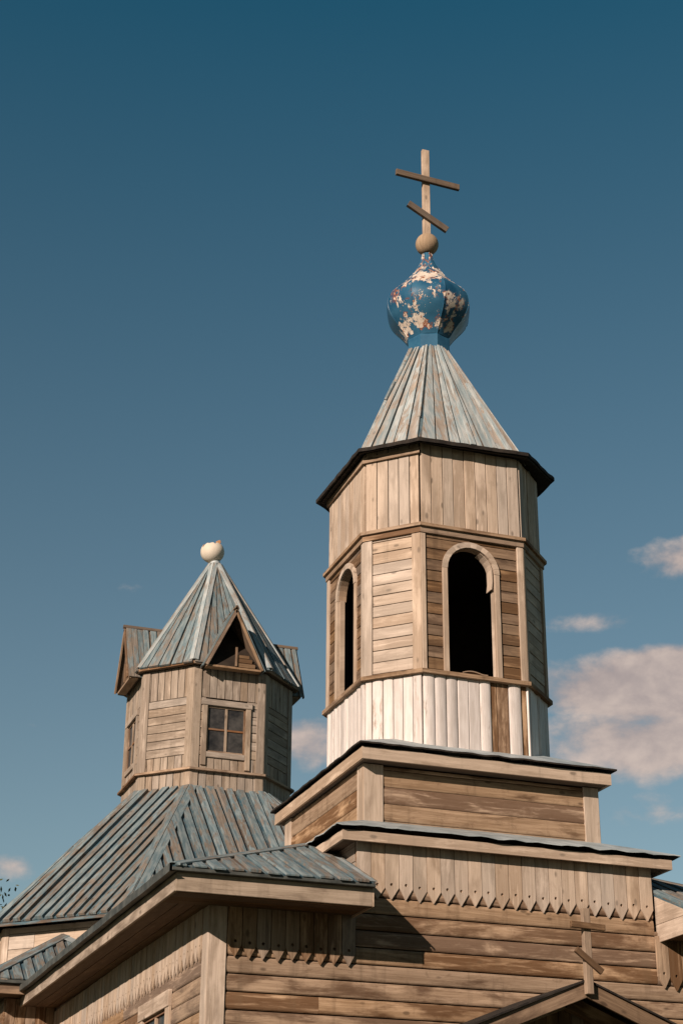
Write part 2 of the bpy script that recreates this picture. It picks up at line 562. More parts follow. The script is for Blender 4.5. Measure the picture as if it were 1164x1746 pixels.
def boards(mb, poly, F, axis, bw, t, gap=0.009, n0=0.0, jit=0.003, bev=0.004, start=None, mi=None, tones=None, breaks=0.0):
    """cover a convex polygon with boards; axis 'v' = vertical boards side by side, 'u' = horizontal boards stacked"""
    O, U, V, N = F
    ax = 0 if axis == 'v' else 1
    lo = min(p[ax] for p in poly)
    hi = max(p[ax] for p in poly)
    x = lo if start is None else start
    while x < hi - 0.01:
        w = bw * rng.uniform(0.94, 1.06) if start is None else bw
        x1 = min(x + w, hi)
        if hi - x1 < bw * 0.25:
            x1 = hi
        c = clip(poly, ax, max(x + gap / 2, lo), x1 - gap / 2)
        if len(c) > 2 and area(c) > 1e-4:
            pieces = [c]
            if breaks and rng.random() < breaks:
                oa = 1 - ax
                l2, h2 = min(p[oa] for p in c), max(p[oa] for p in c)
                m = rng.uniform(l2 + (h2 - l2) * .25, l2 + (h2 - l2) * .75)
                pieces = [clip(c, oa, l2, m - 0.002), clip(c, oa, m + 0.002, h2)]
            for pc in pieces:
                if len(pc) > 2:
                    dt = rng.uniform(-jit, jit)
                    mb.plate(pc, O, U, V, N, n0, n0 + t + dt, 'v' if axis == 'v' else 'u', bev, mi=mi(x) if callable(mi) else (mi or 0))
        x = x1


def log_siding(mb, u0, u1, v0, v1, F, pitch, t=0.03, gap=0.007, ustart=None, breaks=0.3):
    """horizontal boards with softly rounded faces"""
    O, U, V, N = F
    v = v0
    while v < v1 - 0.005:
        vv = min(v + pitch, v1)
        h = vv - v
        dt = rng.uniform(-0.003, 0.003)
        pts = [(v + gap / 2, 0)]
        for q, e in ((0.0, 0.45), (0.06, 0.74), (0.18, 0.93), (0.5, 1.0), (0.82, 0.93), (0.94, 0.74), (1.0, 0.45)):
            pts.append((v + gap / 2 + (h - gap) * q, (t + dt) * e))
        pts.append((vv - gap / 2, 0))
        cuts = [u0, u1]
        if rng.random() < breaks and u1 - u0 > 1.5:
            cuts = [u0, rng.uniform(u0 + 0.3, u1 - 0.3), u1]
        for a, b in zip(cuts[:-1], cuts[1:]):
            mb.prof(pts, O, U, V, N, a + 0.001, b - 0.001)
        v = vv


def thing(name, label, cat, loc, group=None):
    o = bpy.data.objects.new(name, None)
    o.empty_display_size = 0.3
    COL.objects.link(o)
    o.location = loc
    o['label'] = label
    o['category'] = cat
    if group:
        o['group'] = group
    ORG[o.name] = Vector(loc)
    return o


def octa(cx, cy, a, hsd):
    """irregular octagon, first edge is the front (-Y) face, anticlockwise seen from above"""
    return [Vector((cx + x, cy + y, 0)) for x, y in ((-hsd, -a), (hsd, -a), (a, -hsd), (a, hsd), (hsd, a), (-hsd, a), (-a, hsd), (-a, -hsd))]


Z = Vector((0, 0, 1))


def wall_frame(p, q, z0=0.0):
    U = (q - p)
    L = U.length
    U = U / L
    return (Vector((p.x, p.y, z0)), U, Z.copy(), U.cross(Z)), L


def slope_frame(a, b, c):
    """plane through eave a->b and an upper point c"""
    U = (b - a).normalized()
    w = c - a
    V = (w - U * w.dot(U)).normalized()
    return (a.copy(), U, V, U.cross(V))


def to_uv(F, p):
    O, U, V, N = F
    d = p - O
    return (d.dot(U), d.dot(V))


def ring_trim(mb, corners, z0, z1, t, out=0.0, faces=range(8), mi=0, bev=0.005):
    """horizontal boards around an octagon, mitred at the corners"""
    k = len(corners)
    cx = sum((c for c in corners), Vector()) / k
    for i in faces:
        p, q = corners[i], corners[(i + 1) % k]
        F, L = wall_frame(p, q)
        # mitre by the neighbouring edge directions
        def ext(c0, c1, c2, n):
            a = (c1 - c0).normalized()
            b = (c2 - c1).normalized()
            ang = math.acos(max(-1, min(1, a.dot(b))))
            return n * math.tan(ang / 2)
        eL = ext(corners[i - 1], p, q, 1)
        eR = ext(p, q, corners[(i + 2) % k], 1)
        O, U, V, N = F
        n0, n1 = out, out + t
        b = len(mb.v)
        rnd = rng.random()
        ou = rng.uniform(0, 40)
        P = lambda u, z, n: O + U * u + V * z + N * n
        for z in (z0, z1):
            for n in (n0, n1):
                mb.v.append(P(-eL * n, z, n))
                mb.v.append(P(L + eR * n, z, n))
        # indices: 0,1 inner low; 2,3 outer low; 4,5 inner high; 6,7 outer high
        h = z1 - z0
        for idx in ((2, 3, 7, 6), (0, 1, 3, 2), (6, 7, 5, 4), (1, 0, 4, 5), (0, 2, 6, 4), (3, 1, 5, 7)):
            mb.face([b + x for x in idx], [(ou, ou), (ou + L, ou), (ou + L, ou + h), (ou, ou + h)], rnd, mi)


def corner_post(name, corners, i, z0, z1, w, t, mat, parent, off=0.0):
    """two boards meeting on octagon corner i"""
    mb = MB()
    k = len(corners)
    p = corners[i]
    F1, L1 = wall_frame(corners[i - 1], p)
    F2, L2 = wall_frame(p, corners[(i + 1) % k])
    a = (p - corners[i - 1]).normalized()
    b = (corners[(i + 1) % k] - p).normalized()
    e = t * math.tan(math.acos(max(-1, min(1, a.dot(b)))) / 2)
    w1, w2 = (w if isinstance(w, tuple) else (w, w))
    for F, u0, u1 in ((F1, L1 - w1, L1 + e * 0.92), (F2, -e * 0.92 + 0.004, w2)):
        O, U, V, N = F
        mb.rect(u0, z0, u1, z1, O, U, V, N, off, off + t, 'v', 0.005)
    return mb.build(name, mat, parent)


def wavy_sheet(mb, p0, p1, q0, q1, n=24, amp=0.02, t=0.012, seed=0, mi_top=0, mi_bot=1, droop=0.0, mi_edge=1):
    """roof sheet between outer edge p0-p1 and inner edge q0-q1 with an uneven outer edge"""
    p0, p1, q0, q1 = map(Vector, (p0, p1, q0, q1))
    rows = []
    for i in range(n + 1):
        s = i / n
        o = p0.lerp(p1, s)
        q = q0.lerp(q1, s)
        d = (o - q)
        d.normalize()
        e = noise.noise(Vector((s * (p1 - p0).length * 2.2, seed * 7.1, 0.3)))
        e2 = noise.noise(Vector((s * (p1 - p0).length * 5.5, seed * 3.3, 5.1)))
        edge = 1.0
        if i in (0, n):
            e = e2 = 0
        o2 = o + d * (amp * (e + 0.5 * e2)) + Z * (amp * 0.8 * e2 - droop * (0.5 + 0.5 * e))
        rows.append((q, q.lerp(o2, 0.6) + Z * 0.004, o2))
    b = len(mb.v)
    for off in (t, 0.0):
        for r in rows:
            for x in r:
                mb.v.append(x + Z * off)
    per = 3 * (n + 1)
    rr = rng.random()
    L = (p1 - p0).length
    for i in range(n):
        for j in range(2):
            a = b + 3 * i + j
            c = a + 3
            uv = [(i / n * L, j * .2), ((i + 1) / n * L, j * .2), ((i + 1) / n * L, j * .2 + .2), (i / n * L, j * .2 + .2)]
            mb.face([a, c, c + 1, a + 1], uv, rr, mi_top)
            mb.face([a + per, a + 1 + per, c + 1 + per, c + per], uv, rr, mi_bot)
        a = b + 3 * i + 2
        mb.face([a, a + 3, a + 3 + per, a + per], [(0, 0), (.1, 0), (.1, .02), (0, .02)], rr, mi_edge)
    for i in (0, n):
        for j in range(2):
            a = b + 3 * i + j
            mb.face([a, a + 1, a + 1 + per, a + per], [(0, 0), (.1, 0), (.1, .02), (0, .02)], rr, mi_bot)


def pointed_boards(mb, F, u0, u1, ztop, ztip, pitch, t=0.022, n0=0.0, tip=0.128, hole=0.017):
    """frieze of hanging boards with arrow-pointed ends, each with a drilled hole"""
    O, U, V, N = F
    n = max(1, round((u1 - u0) / pitch))
    w = (u1 - u0) / n
    for i in range(n):
        a, b = u0 + i * w + 0.004, u0 + (i + 1) * w - 0.004
        dz = rng.uniform(-0.014, 0.014)
        m = (a + b) / 2 + rng.uniform(-0.006, 0.006)
        rnd = rng.random()
        tt = n0 + t + rng.uniform(-0.003, 0.003)
        zt = ztip + dz
        zh = zt + tip + 0.035
        ou, ov = rng.uniform(0, 50), rng.uniform(0, 50)
        outer = [(a, zt + tip), (m, zt), (b, zt + tip), (b, zh + 0.09), (a, zh + 0.09)]
        # lower piece with a round hole: ring of quads
        K = 20
        ring_i, ring_o = [], []
        for k in range(K):
            an = 2 * math.pi * k / K - math.pi / 2
            dx, dz2 = math.cos(an), math.sin(an)
            ring_i.append((m + hole * dx, zh + hole * dz2))
            # cast to the outline
            best = 1e9
            for e in range(5):
                p, q = outer[e], outer[(e + 1) % 5]
                ex, ez = q[0] - p[0], q[1] - p[1]
                den = dx * ez - dz2 * ex
                if abs(den) < 1e-9:
                    continue
                s = ((p[0] - m) * ez - (p[1] - zh) * ex) / den
                r = ((p[0] - m) * dz2 - (p[1] - zh) * dx) / den
                if s > 0 and -1e-6 <= r <= 1 + 1e-6:
                    best = min(best, s)
            ring_o.append((m + best * dx, zh + best * dz2))
        for c in outer:   # snap nearest ring point to the corners
            k = min(range(K), key=lambda q: (ring_o[q][0] - c[0]) ** 2 + (ring_o[q][1] - c[1]) ** 2)
            ring_o[k] = c
        base = len(mb.v)
        for (ring, nn) in ((ring_i, tt), (ring_o, tt), (ring_i, n0), (ring_o, n0)):
            for (x, z) in ring:
                mb.v.append(O + U * x + V * z + N * nn)
        uvf = lambda q: (q[1] + ou, q[0] + ov)
        for k in range(K):
            j = (k + 1) % K
            A, B, C, D = base + k, base + K + k, base + K + j, base + j
            mb.face([A, B, C, D], [uvf(ring_i[k]), uvf(ring_o[k]), uvf(ring_o[j]), uvf(ring_i[j])], rnd)
            mb.face([base + K + k, base + 3 * K + k, base + 3 * K + j, base + K + j], [uvf(ring_o[k])] * 2 + [uvf(ring_o[j])] * 2, rnd)
            mb.face([base + k, base + j, base + 2 * K + j, base + 2 * K + k], [uvf(ring_i[k])] * 4, rnd)
        # upper piece: face, sides
        P = [(a, zh + 0.09), (b, zh + 0.09), (b, ztop), (a, ztop)]
        base = len(mb.v)
        for nn in (tt, n0):
            for (x, z) in P:
                mb.v.append(O + U * x + V * z + N * nn)
        mb.face([base, base + 1, base + 2, base + 3], [uvf(q) for q in P], rnd)
        for k in (1, 3):
            j = (k + 1) % 4
            mb.face([base + k, base + 4 + k, base + 4 + j, base + j], [uvf(P[k]), uvf(P[k]), uvf(P[j]), uvf(P[j])], rnd)


def roof_face(mb, corners3, pitch, wid, t, under_mi=1, top_mi=0, ov=0.03, drop=0.0, jit=0.008, skip=0.0):
    """corners3: eave-left, eave-right, top-right, top-left. Under boards and raised planks along the fall line."""
    a, b, c, d = [Vector(x) for x in corners3]
    F = slope_frame(a, b, d if (d - a).length > 0.01 else c)
    poly = [to_uv(F, x) for x in (a, b, c, d)]
    if (c - d).length < 1e-3:
        poly = poly[:3]
    O, U, V, N = F
    mb.plate(poly, O, U, V, N, -0.018, -0.003, 'v', 0, mi=under_mi)
    boards(mb, poly, F, 'v', pitch, 0.018, 0.004, 0.0, 0.002, 0.002, mi=under_mi)
    lo, hi = min(p[0] for p in poly), max(p[0] for p in poly)
    vlo = min(p[1] for p in poly)
    x = lo + rng.uniform(0, 0.05)
    low = [(p[0], p[1] - ov if abs(p[1] - vlo) < 1e-3 else p[1]) for p in poly]
    while x < hi - 0.03:
        w = wid * rng.uniform(0.86, 1.14)
        if rng.random() >= skip:
            s = rng.uniform(-0.012, 0.012)
            cp = clip(low, 0, x, min(x + w, hi))
            vs = rng.uniform(-0.02, 0.02)
            cp = [(p[0] + s * (p[1] - vlo) * 0.35, p[1] + (vs if p[1] < vlo else 0)) for p in cp]
            if len(cp) > 2 and area(cp) > 0.003:
                mb.plate(cp, O, U, V, N, 0.017, 0.017 + t + rng.uniform(-jit, jit), 'v', 0.004, mi=top_mi)
        x += pitch * rng.uniform(0.94, 1.06)
    return F


def fan_face(mb, a, b, c, d, n, t=0.02, top_mi=0, under_mi=1, ov=0.03, batten=0.3):
    """planks that taper towards the top, laid like a fan over a roof face (a,b eave; c,d top)"""
    a, b, c, d = [Vector(x) for x in (a, b, c, d)]
    F = slope_frame(a, b, d)
    O, U, V, N = F
    A, B, C, D = [to_uv(F, x) for x in (a, b, c, d)]
    mb.plate([A, B, C, D], O, U, V, N, -0.03, 0.0, 'v', 0, mi=under_mi)
    ws = [rng.uniform(0.75, 1.25) for _ in range(n)]
    tot = sum(ws)
    s = 0
    for i, w in enumerate(ws):
        s0, s1 = s / tot, (s + w) / tot
        s += w
        L = lambda p, q, x: (p[0] + (q[0] - p[0]) * x, p[1] + (q[1] - p[1]) * x)
        g = rng.uniform(0.006, 0.02) / max(0.3, (b - a).length)
        gt = 0.006 / max(0.1, (c - d).length)
        j = rng.uniform(-0.25, 0.25) / n
        dv = rng.uniform(-0.02, 0.03)
        p0, p1 = L(A, B, s0 + g), L(A, B, s1 - g)
        q0, q1 = L(D, C, max(0, s0 + gt + j * .5)), L(D, C, min(1, s1 - gt + j * .5))
        k = rng.uniform(0.0, 0.026)
        mb.plate([(p0[0], p0[1] - ov - dv), (p1[0], p1[1] - ov - dv), q1, q0], O, U, V, N, 0.0, t * 0.6 + k, 'v', 0.004, mi=top_mi)
        if rng.random() < batten:   # a narrow batten nailed over the joint, some broken off short
            wb = rng.uniform(.035, .06) / (b - a).length
            m0, m1 = L(A, B, max(0, s1 - wb)), L(A, B, min(1, s1 + wb))
            r0, r1 = L(D, C, max(0, s1 - .07)), L(D, C, min(1, s1 + .07))
            e0 = rng.choice([0, 0, rng.uniform(.2, .5)])
            e1 = rng.choice([1, 1, rng.uniform(.6, .85)])
            mb.plate([L(m0, r0, e0), L(m1, r1, e0), L(m1, r1, e1), L(m0, r0, e1)], O, U, V, N, 0.012, 0.042 + rng.uniform(0, .012), 'v', 0.004, mi=top_mi)
    return F


def hip_board(name, a, b, n1, n2, w, t, mat, parent, lift=0.035):
    """one cover board lying on a hip (between roof normals n1 and n2)"""
    mb = MB()
    N = (Vector(n1) + Vector(n2)).normalized()
    a, b = Vector(a) + N * lift, Vector(b) + N * lift
    for n in (Vector(n1), Vector(n2)):
        U = (b - a).normalized()
        nn = (n - U * n.dot(U)).normalized()
        V = nn.cross(U)
        # lie on the side of this roof face
        m = (Vector(n1) - Vector(n2)) if n is n1 or (n - Vector(n1)).length < 1e-6 else (Vector(n2) - Vector(n1))
        s = 1 if V.dot(m) > 0 else -1
        v0, v1 = (0, w * s) if s > 0 else (w * s, 0)
        mb.rect(0, v0, (b - a).length, v1, a, U, V, nn, -0.002, t, 'u', 0.004)
    return mb.build(name, mat, parent)


exec_order = []
XC = 8.037
# ================================================================== ground
def build_ground():
    mb = MB()
    n = 24
    ext = [-1500, -400, -120, -50, -20, -8, 0, 8, 16, 24, 40, 80, 200, 600, 1500]
    base = len(mb.v)
    for y in ext:
        for x in ext:
            mb.v.append(Vector((x, y, 0)))
    k = len(ext)
    for j in range(k - 1):
        for i in range(k - 1):
            a = j * k + i
            mb.face([a, a + 1, a + k + 1, a + k], [(0, 0), (1, 0), (1, 1), (0, 1)], 0.5)
    M['grass'] = plain('dry_meadow_grass', (0.03, 0.045, 0.016), (0.07, 0.065, 0.032), 0.6, 0.95, 0, (1, 1, 1), 0)
    o = mb.build('ground', 'grass', None, fix=False)
    o['kind'] = 'structure'


build_ground()

# ================================================================== bell tower
TB = Vector((XC, 18.95, 6.2))
DOME_Z = 13.70 - TB.z
M['dome'] = dome_mat()
tower = thing('bell_tower', 'tall eight-sided wooden bell tower with open arches, white band and peeling blue onion dome', 'bell tower', TB)


def rect_corners(x0, y0, x1, y1):
    return [Vector((x0, y0, 0)), Vector((x1, y0, 0)), Vector((x1, y1, 0)), Vector((x0, y1, 0))]


# --- square plinth under the octagon
PX0, PX1, PY0, PY1 = XC - 1.49, XC + 1.49, 17.585, 20.47
pc = rect_corners(PX0, PY0, PX1, PY1)
mb = MB()
mb.box((PX0 + .03, PY0 + .03, 6.10), (PX1 - .03, PY1 - .03, 7.30), mi=1)
for i in range(4):
    F, L = wall_frame(pc[i], pc[(i + 1) % 4])
    z = 6.06
    log_siding(mb, 0.02, L - 0.02, 6.045, 7.09, F, 0.2, 0.02, 0.006, breaks=0.0)
mb.build('plinth_wall', ['siding', 'core'], tower)
for i in range(4):
    corner_post('corner_post', pc, i, 6.1, 7.095, (0.17, 0.215), 0.035, 'pale', tower, 0.0)
fx = rect_corners(XC - 1.575, 17.39, XC + 1.575, 20.66)
mb = MB()
ring_trim(mb, fx, 7.095, 7.235, 0.03, 0.0, range(4))
plinth_cornice = mb.build('plinth_cornice', 'pale', tower)
mb = MB()
for (p, q, r, s) in (((XC - 1.57, 17.395), (XC + 1.57, 17.395), (XC + 1.57, PY0 + .03), (XC - 1.57, PY0 + .03)),
                     ((XC - 1.57, PY1 - .03), (XC + 1.57, PY1 - .03), (XC + 1.57, 20.655), (XC - 1.57, 20.655)),
                     ((XC - 1.57, PY0 + .03), (PX0 + .03, PY0 + .03), (PX0 + .03, PY1 - .03), (XC - 1.57, PY1 - .03)),
                     ((PX1 - .03, PY0 + .03), (XC + 1.57, PY0 + .03), (XC + 1.57, PY1 - .03), (PX1 - .03, PY1 - .03))):
    mb.plate([p, q, r, s], Vector((0, 0, 0)), Vector((1, 0, 0)), Vector((0, 1, 0)), Z, 7.105, 7.125, 'u' if q[0] - p[0] > 1 else 'v', 0)
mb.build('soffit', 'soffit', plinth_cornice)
mb = MB()
eo = [Vector((XC - 1.655, 17.30, 7.262)), Vector((XC + 1.66, 17.30, 7.262)), Vector((XC + 1.66, 20.74, 7.262)), Vector((XC - 1.655, 20.74, 7.262))]
ei = [Vector((XC - 1.0, 17.95, 7.54)), Vector((XC + 1.0, 17.95, 7.54)), Vector((XC + 1.0, 20.1, 7.54)), Vector((XC - 1.0, 20.1, 7.54))]
for i in range(4):
    wavy_sheet(mb, eo[i], eo[(i + 1) % 4], ei[i], ei[(i + 1) % 4], 40, 0.018, 0.02, 11 + i)
mb.build('plinth_roof', ['metal', 'felt'], tower)

# --- octagonal body
A0, H0 = 1.225, 0.693
oc = octa(XC, TB.y, A0, H0)
FRONT, RIGHTF, LEFTF, DIAG = 0, 1, 6, 7
ARCHED = {0, 6}
UC, RO, RI, ZS, ZB = 0.668, 0.393, 0.320, 9.79, 8.40      # arch centre, outer and inner radius, springing, sill


def arch_pts(r, n=14):
    return [(r * math.cos(math.pi * (1 - k / n)), r * math.sin(math.pi * (1 - k / n))) for k in range(n + 1)]


# white band of half logs
mb = MB()
mb2 = MB()
WSEQ = {0: [('R', .15), ('R', .15), ('R', .145), ('F', .14), ('F', .15), ('R', .15), ('B', .085), ('B', .155), ('R', .165), ('B', .08)],
        7: [('F', .10), ('R', .16), ('R', .155), ('F', .14), ('F', .145), ('F', .13)],
        1: [('F', .07), ('F', .16), ('F', .14), ('R', .15), ('F', .15), ('F', .15)]}
for i in range(8):
    F, L = wall_frame(oc[i], oc[(i + 1) % 8])
    O, U, V, N = F
    seq = WSEQ.get(i)
    if seq is None:
        seq = []
        tot = 0
        while tot < L:
            w = rng.uniform(.13, .16)
            seq.append((rng.choice('RRF'), w))
            tot += w
    sc = L / sum(w for _, w in seq)
    u = 0
    for kind, w in seq:
        w *= sc
        zt, zb = 8.345, 7.36 + rng.uniform(-.02, .02)
        g = 0.0035
        if kind == 'R':
            pts = [(u + g, 0)] + [(u + w / 2 - (w / 2 - g) * math.cos(math.pi * k / 8), 0.016 + 0.022 * math.sin(math.pi * k / 8)) for k in range(9)] + [(u + w - g, 0)]
            mb.prof(pts, O, Z, U, N, zb, zt)
        elif kind == 'F':
            mb.rect(u + g, zb, u + w - g, zt, O, U, V, N, 0, 0.024 + rng.uniform(0, .008), 'v', .006)
        else:
            mb2.rect(u + g, zb, u + w - g, zt, O, U, V, N, -.02, 0.004 + rng.uniform(-.006, .006), 'v', .004)
        u += w
lower_band = mb.build('white_log_band', 'white', tower)
mb2.build('bare_board', 'siding', lower_band)

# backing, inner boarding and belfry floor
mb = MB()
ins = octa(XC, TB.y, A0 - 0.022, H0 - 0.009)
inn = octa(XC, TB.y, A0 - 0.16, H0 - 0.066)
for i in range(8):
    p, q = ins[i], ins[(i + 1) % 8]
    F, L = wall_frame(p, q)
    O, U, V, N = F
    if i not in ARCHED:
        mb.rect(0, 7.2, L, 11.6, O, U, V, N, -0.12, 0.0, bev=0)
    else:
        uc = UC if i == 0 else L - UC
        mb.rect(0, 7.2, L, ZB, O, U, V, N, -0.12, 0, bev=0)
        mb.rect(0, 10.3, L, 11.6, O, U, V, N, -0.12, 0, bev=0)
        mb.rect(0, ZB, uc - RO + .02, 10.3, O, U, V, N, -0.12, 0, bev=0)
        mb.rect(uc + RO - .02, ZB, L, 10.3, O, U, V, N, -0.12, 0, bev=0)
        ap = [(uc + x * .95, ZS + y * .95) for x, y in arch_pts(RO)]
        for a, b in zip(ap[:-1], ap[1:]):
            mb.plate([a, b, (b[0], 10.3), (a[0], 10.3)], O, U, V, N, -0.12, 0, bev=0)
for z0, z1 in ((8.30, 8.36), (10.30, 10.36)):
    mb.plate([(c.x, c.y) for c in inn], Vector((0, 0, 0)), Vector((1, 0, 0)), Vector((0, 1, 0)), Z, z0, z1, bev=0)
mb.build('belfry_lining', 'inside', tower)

# belfry walls
for i in range(8):
    tgt = MB()
    F, L = wall_frame(oc[i], oc[(i + 1) % 8])
    O, U, V, N = F
    if i not in ARCHED:
        boards(tgt, [(0, 8.42), (L, 8.42), (L, 10.28), (0, 10.28)], F, 'u', .148, .022, .010, jit=.005, bev=.004)
    else:
        uc = UC if i == 0 else L - UC
        z = 8.42
        while z < 10.27:
            z1 = min(z + .146 * rng.uniform(.95, 1.05), 10.28)
            za, zb = z + .005, z1 - .005

            def half(zz):
                if zz <= ZS:
                    return RI + .04
                d = zz - ZS
                return math.sqrt(max(0.0, (RI + .04) ** 2 - d * d))
            for s in (-1, 1):
                ha, hb = half(za), half(zb)
                apex = ZS + RI + .04
                if za < apex < zb:
                    poly = [(0, za), (uc - ha, za), (uc, apex), (uc, zb), (0, zb)] if s < 0 else [(uc, zb), (uc, apex), (uc + ha, za), (L, za), (L, zb)]
                elif s < 0:
                    poly = [(0, za), (uc - ha, za), (uc - hb, zb), (0, zb)]
                else:
                    poly = [(uc + ha, za), (L, za), (L, zb), (uc + hb, zb)]
                tgt.plate(poly, O, U, V, N, 0, .022 + rng.uniform(-.004, .004), 'u', .004)
            z = z1
    bw_ = tgt.build('belfry_wall', 'pale' if i % 2 else 'brown', tower)
    if i == 7:
        bw_['label'] = 'paler closed belfry wall of level boards between the two arches'
    if i in ARCHED:
        bw_['label'] = 'browner belfry wall around the front arch' if i == 0 else 'narrow belfry wall around the left arch'

# arch frames
for i in ARCHED:
    F, L = wall_frame(oc[i], oc[(i + 1) % 8])
    O, U, V, N = F
    uc = UC if i == 0 else L - UC
    mb = MB()
    n0, n1 = -0.045, 0.045
    ii = [(uc - RI, ZB)] + [(uc + x, ZS + y) for x, y in arch_pts(RI)] + [(uc + RI, ZB)]
    oo = [(uc - RO, ZB)] + [(uc + x, ZS + y) for x, y in arch_pts(RO)] + [(uc + RO, ZB)]
    # jambs as boards, arch of curved segments
    for s in (-1, 1):
        a, b = sorted((uc + s * RI, uc + s * RO))
        mb.rect(a, ZB, b, ZS - .003, O, U, V, N, n0, n1, 'v', .006)
    for k in range(1, len(ii) - 2):
        seg = [ii[k], oo[k], oo[k + 1], ii[k + 1]]
        if area(seg) < 0:
            seg = seg[::-1]
        mb.plate(seg, O, U, V, N, n0, n1 - 0.002 + 0.0004 * k, 'u', 0, rnd=.5 + .06 * (k // 5))
    fr = mb.build('arch_frame', 'pale', tower)
    # curved reveal lining with a bent plywood piece at the upper right
    mb = MB()
    for k in range(1, len(ii) - 2):
        a, b = ii[k], ii[k + 1]
        c = lambda p, n, e=1.0: O + U * (uc + (p[0] - uc) * e) + V * (ZS + (p[1] - ZS) * e) + N * n
        mb.quad(c(a, -.085, .985), c(b, -.085, .985), c(b, .02, .985), c(a, .02, .985), .45)
    lin = mb.build('arch_lining', 'siding', fr)
    mb = MB()
    for s in (-1, 1):
        a, b = sorted((uc + s * (RI - .010), uc + s * RI))
        mb.rect(a, ZB, b, ZS + .01, O, U, V, N, -.065, .0, 'v', .002)
    jam = mb.build('jamb', 'pale', fr)
    if i == 0:
        mb = MB()
        bp = [(uc + (p[0] - uc) * .90, ZS + (p[1] - ZS) * .92) for p in ii[10:15]] + [(ii[15][0] - .036, ZS - .10), (ii[15][0] - .05, ZS - .21)]
        rows = []
        for (x_, z_) in bp:
            rows.append([O + U * x_ + V * z_ + N * n_ for n_ in (.035, -.11)] + [O + U * (x_ + .014) + V * z_ + N * n_ for n_ in (-.11, .035)])
        b0 = len(mb.v)
        for r_ in rows:
            mb.v.extend(r_)
        for k in range(len(rows) - 1):
            for m_ in range(4):
                n_ = (m_ + 1) % 4
                mb.face([b0 + 4 * k + m_, b0 + 4 * k + n_, b0 + 4 * k + 4 + n_, b0 + 4 * k + 4 + m_], [(k * .06, m_ * .1), (k * .06, m_ * .1 + .1), (k * .06 + .06, m_ * .1 + .1), (k * .06 + .06, m_ * .1)], .6)
        mb.face([b0 + m_ for m_ in range(4)], [(0, 0)] * 4, .6)
        mb.face([b0 + 4 * len(rows) - 4 + m_ for m_ in range(4)], [(0, 0)] * 4, .6)
        mb.build('bent_board', 'pale', fr)

# something curled lying on the sill of the front arch
F, L = wall_frame(oc[0], oc[1])
O, U, V, N = F
mb = MB()
NS = 12
pts = []
for k in range(NS + 1):
    x = k / NS
    pts.append((UC - .16 + .34 * x, 8.415 + .032 * math.sin(math.pi * min(1, x * 1.25)) * (1 - .4 * x) + .004))
for k in range(NS):
    (a, za), (b, zb) = pts[k], pts[k + 1]
    P = lambda u, z, n: O + U * u + V * z + N * n
    mb.quad(P(a, za, .06), P(b, zb, .06), P(b, zb, -.10), P(a, za, -.10), .5)
    mb.quad(P(a, za - .012, .06), P(b, zb - .012, .06), P(b, zb, .06), P(a, za, .06), .5)
curl = mb.build('curled_board', 'siding', None, fix=False)
curl['label'] = 'small warped strip of bare wood lying on the sill of the front belfry arch'
curl['category'] = 'wood scrap'

# corner boards of the belfry
for i in range(8):
    w = (.07, .10) if i in (7,) else ((.105, .05) if i == 0 else (.07, .07))
    corner_post('corner_board', oc, i, 8.40, 10.222, w, .046, 'pale', tower, 0.0)

# ledges
for (z0, z1, out, t, mat, nm) in ((8.345, 8.395, -.01, .095, 'siding', 'sill_ledge'), (10.302, 10.345, -.01, .105, 'siding', 'cap_ledge')):
    mb = MB()
    ring_trim(mb, oc, z0, z1, t, out)
    if nm == 'cap_ledge':
        ring_trim(mb, oc, 10.225, 10.30, .065, -.005)
    mb.build(nm, mat, tower)

# upper wall of vertical boards
mb = MB()
for i in range(8):
    F, L = wall_frame(oc[i], oc[(i + 1) % 8])
    boards(mb, [(.004, 10.34), (L - .004, 10.34), (L - .004, 11.5), (.004, 11.5)], F, 'v', .152, .024, .009, jit=.005, bev=.004)
mb.build('upper_wall', 'pale', tower)
mb = MB()
ring_trim(mb, oc, 11.345, 11.425, .03, .03, (5, 6, 7))
mb.build('eave_moulding', 'siding', tower)

# eave and spire roof
eo = [Vector(p) for p in ((XC - .775, 17.53, 11.445), (XC + .775, 17.53, 11.495), (XC + 1.50, 18.22, 11.57), (XC + 1.46, 19.75, 11.5),
                          (XC + .78, 20.38, 11.48), (XC - .78, 20.38, 11.48), (XC - 1.43, 19.70, 11.40), (XC - 1.385, 18.12, 11.455))]
ei = [c + Z * 11.60 for c in octa(XC, TB.y, 1.16, .65)]
sb = [Vector((c.x, c.y, 11.535)) for c in octa(XC, TB.y, 1.335, .735)]
st = [Vector((c.x, c.y + .02, 13.63)) for c in octa(XC, TB.y, .262, .12)]
# the boards on the two side faces start further in, behind the wide eave
sb[6], sb[7] = Vector((XC - 1.02, 19.45, 11.56)), Vector((XC - 1.30, 18.20, 11.52))
sb[1] = Vector((XC + .69, 17.615, 11.545))
sb[2], sb[3] = Vector((XC + 1.18, 18.32, 11.57)), Vector((XC + 1.2, 19.6, 11.55))
ei[6], ei[7] = Vector((XC - .92, 19.4, 11.60)), Vector((XC - 1.12, 18.3, 11.60))
sb[0].z = 11.50
mb = MB()
for i in range(8):
    j = (i + 1) % 8
    wavy_sheet(mb, eo[i], eo[j], ei[i], ei[j], 14, .016, .05, 31 + i, 1, 1, .012)
    wavy_sheet(mb, eo[i].lerp(ei[i], .12) - Z * .03, eo[j].lerp(ei[j], .12) - Z * .03, ei[i] - Z * .06, ei[j] - Z * .06, 4, .004, .04, 51 + i, 1, 1)
mb.build('eave', ['felt', 'felt'], tower)
mb = MB()
for i in range(8):
    j = (i + 1) % 8
    fan_face(mb, sb[i], sb[j], st[j], st[i], 8 if i % 2 == 0 else 5, .032)
spire = mb.build('spire_roof', ['spire', 'roof_under'], tower)

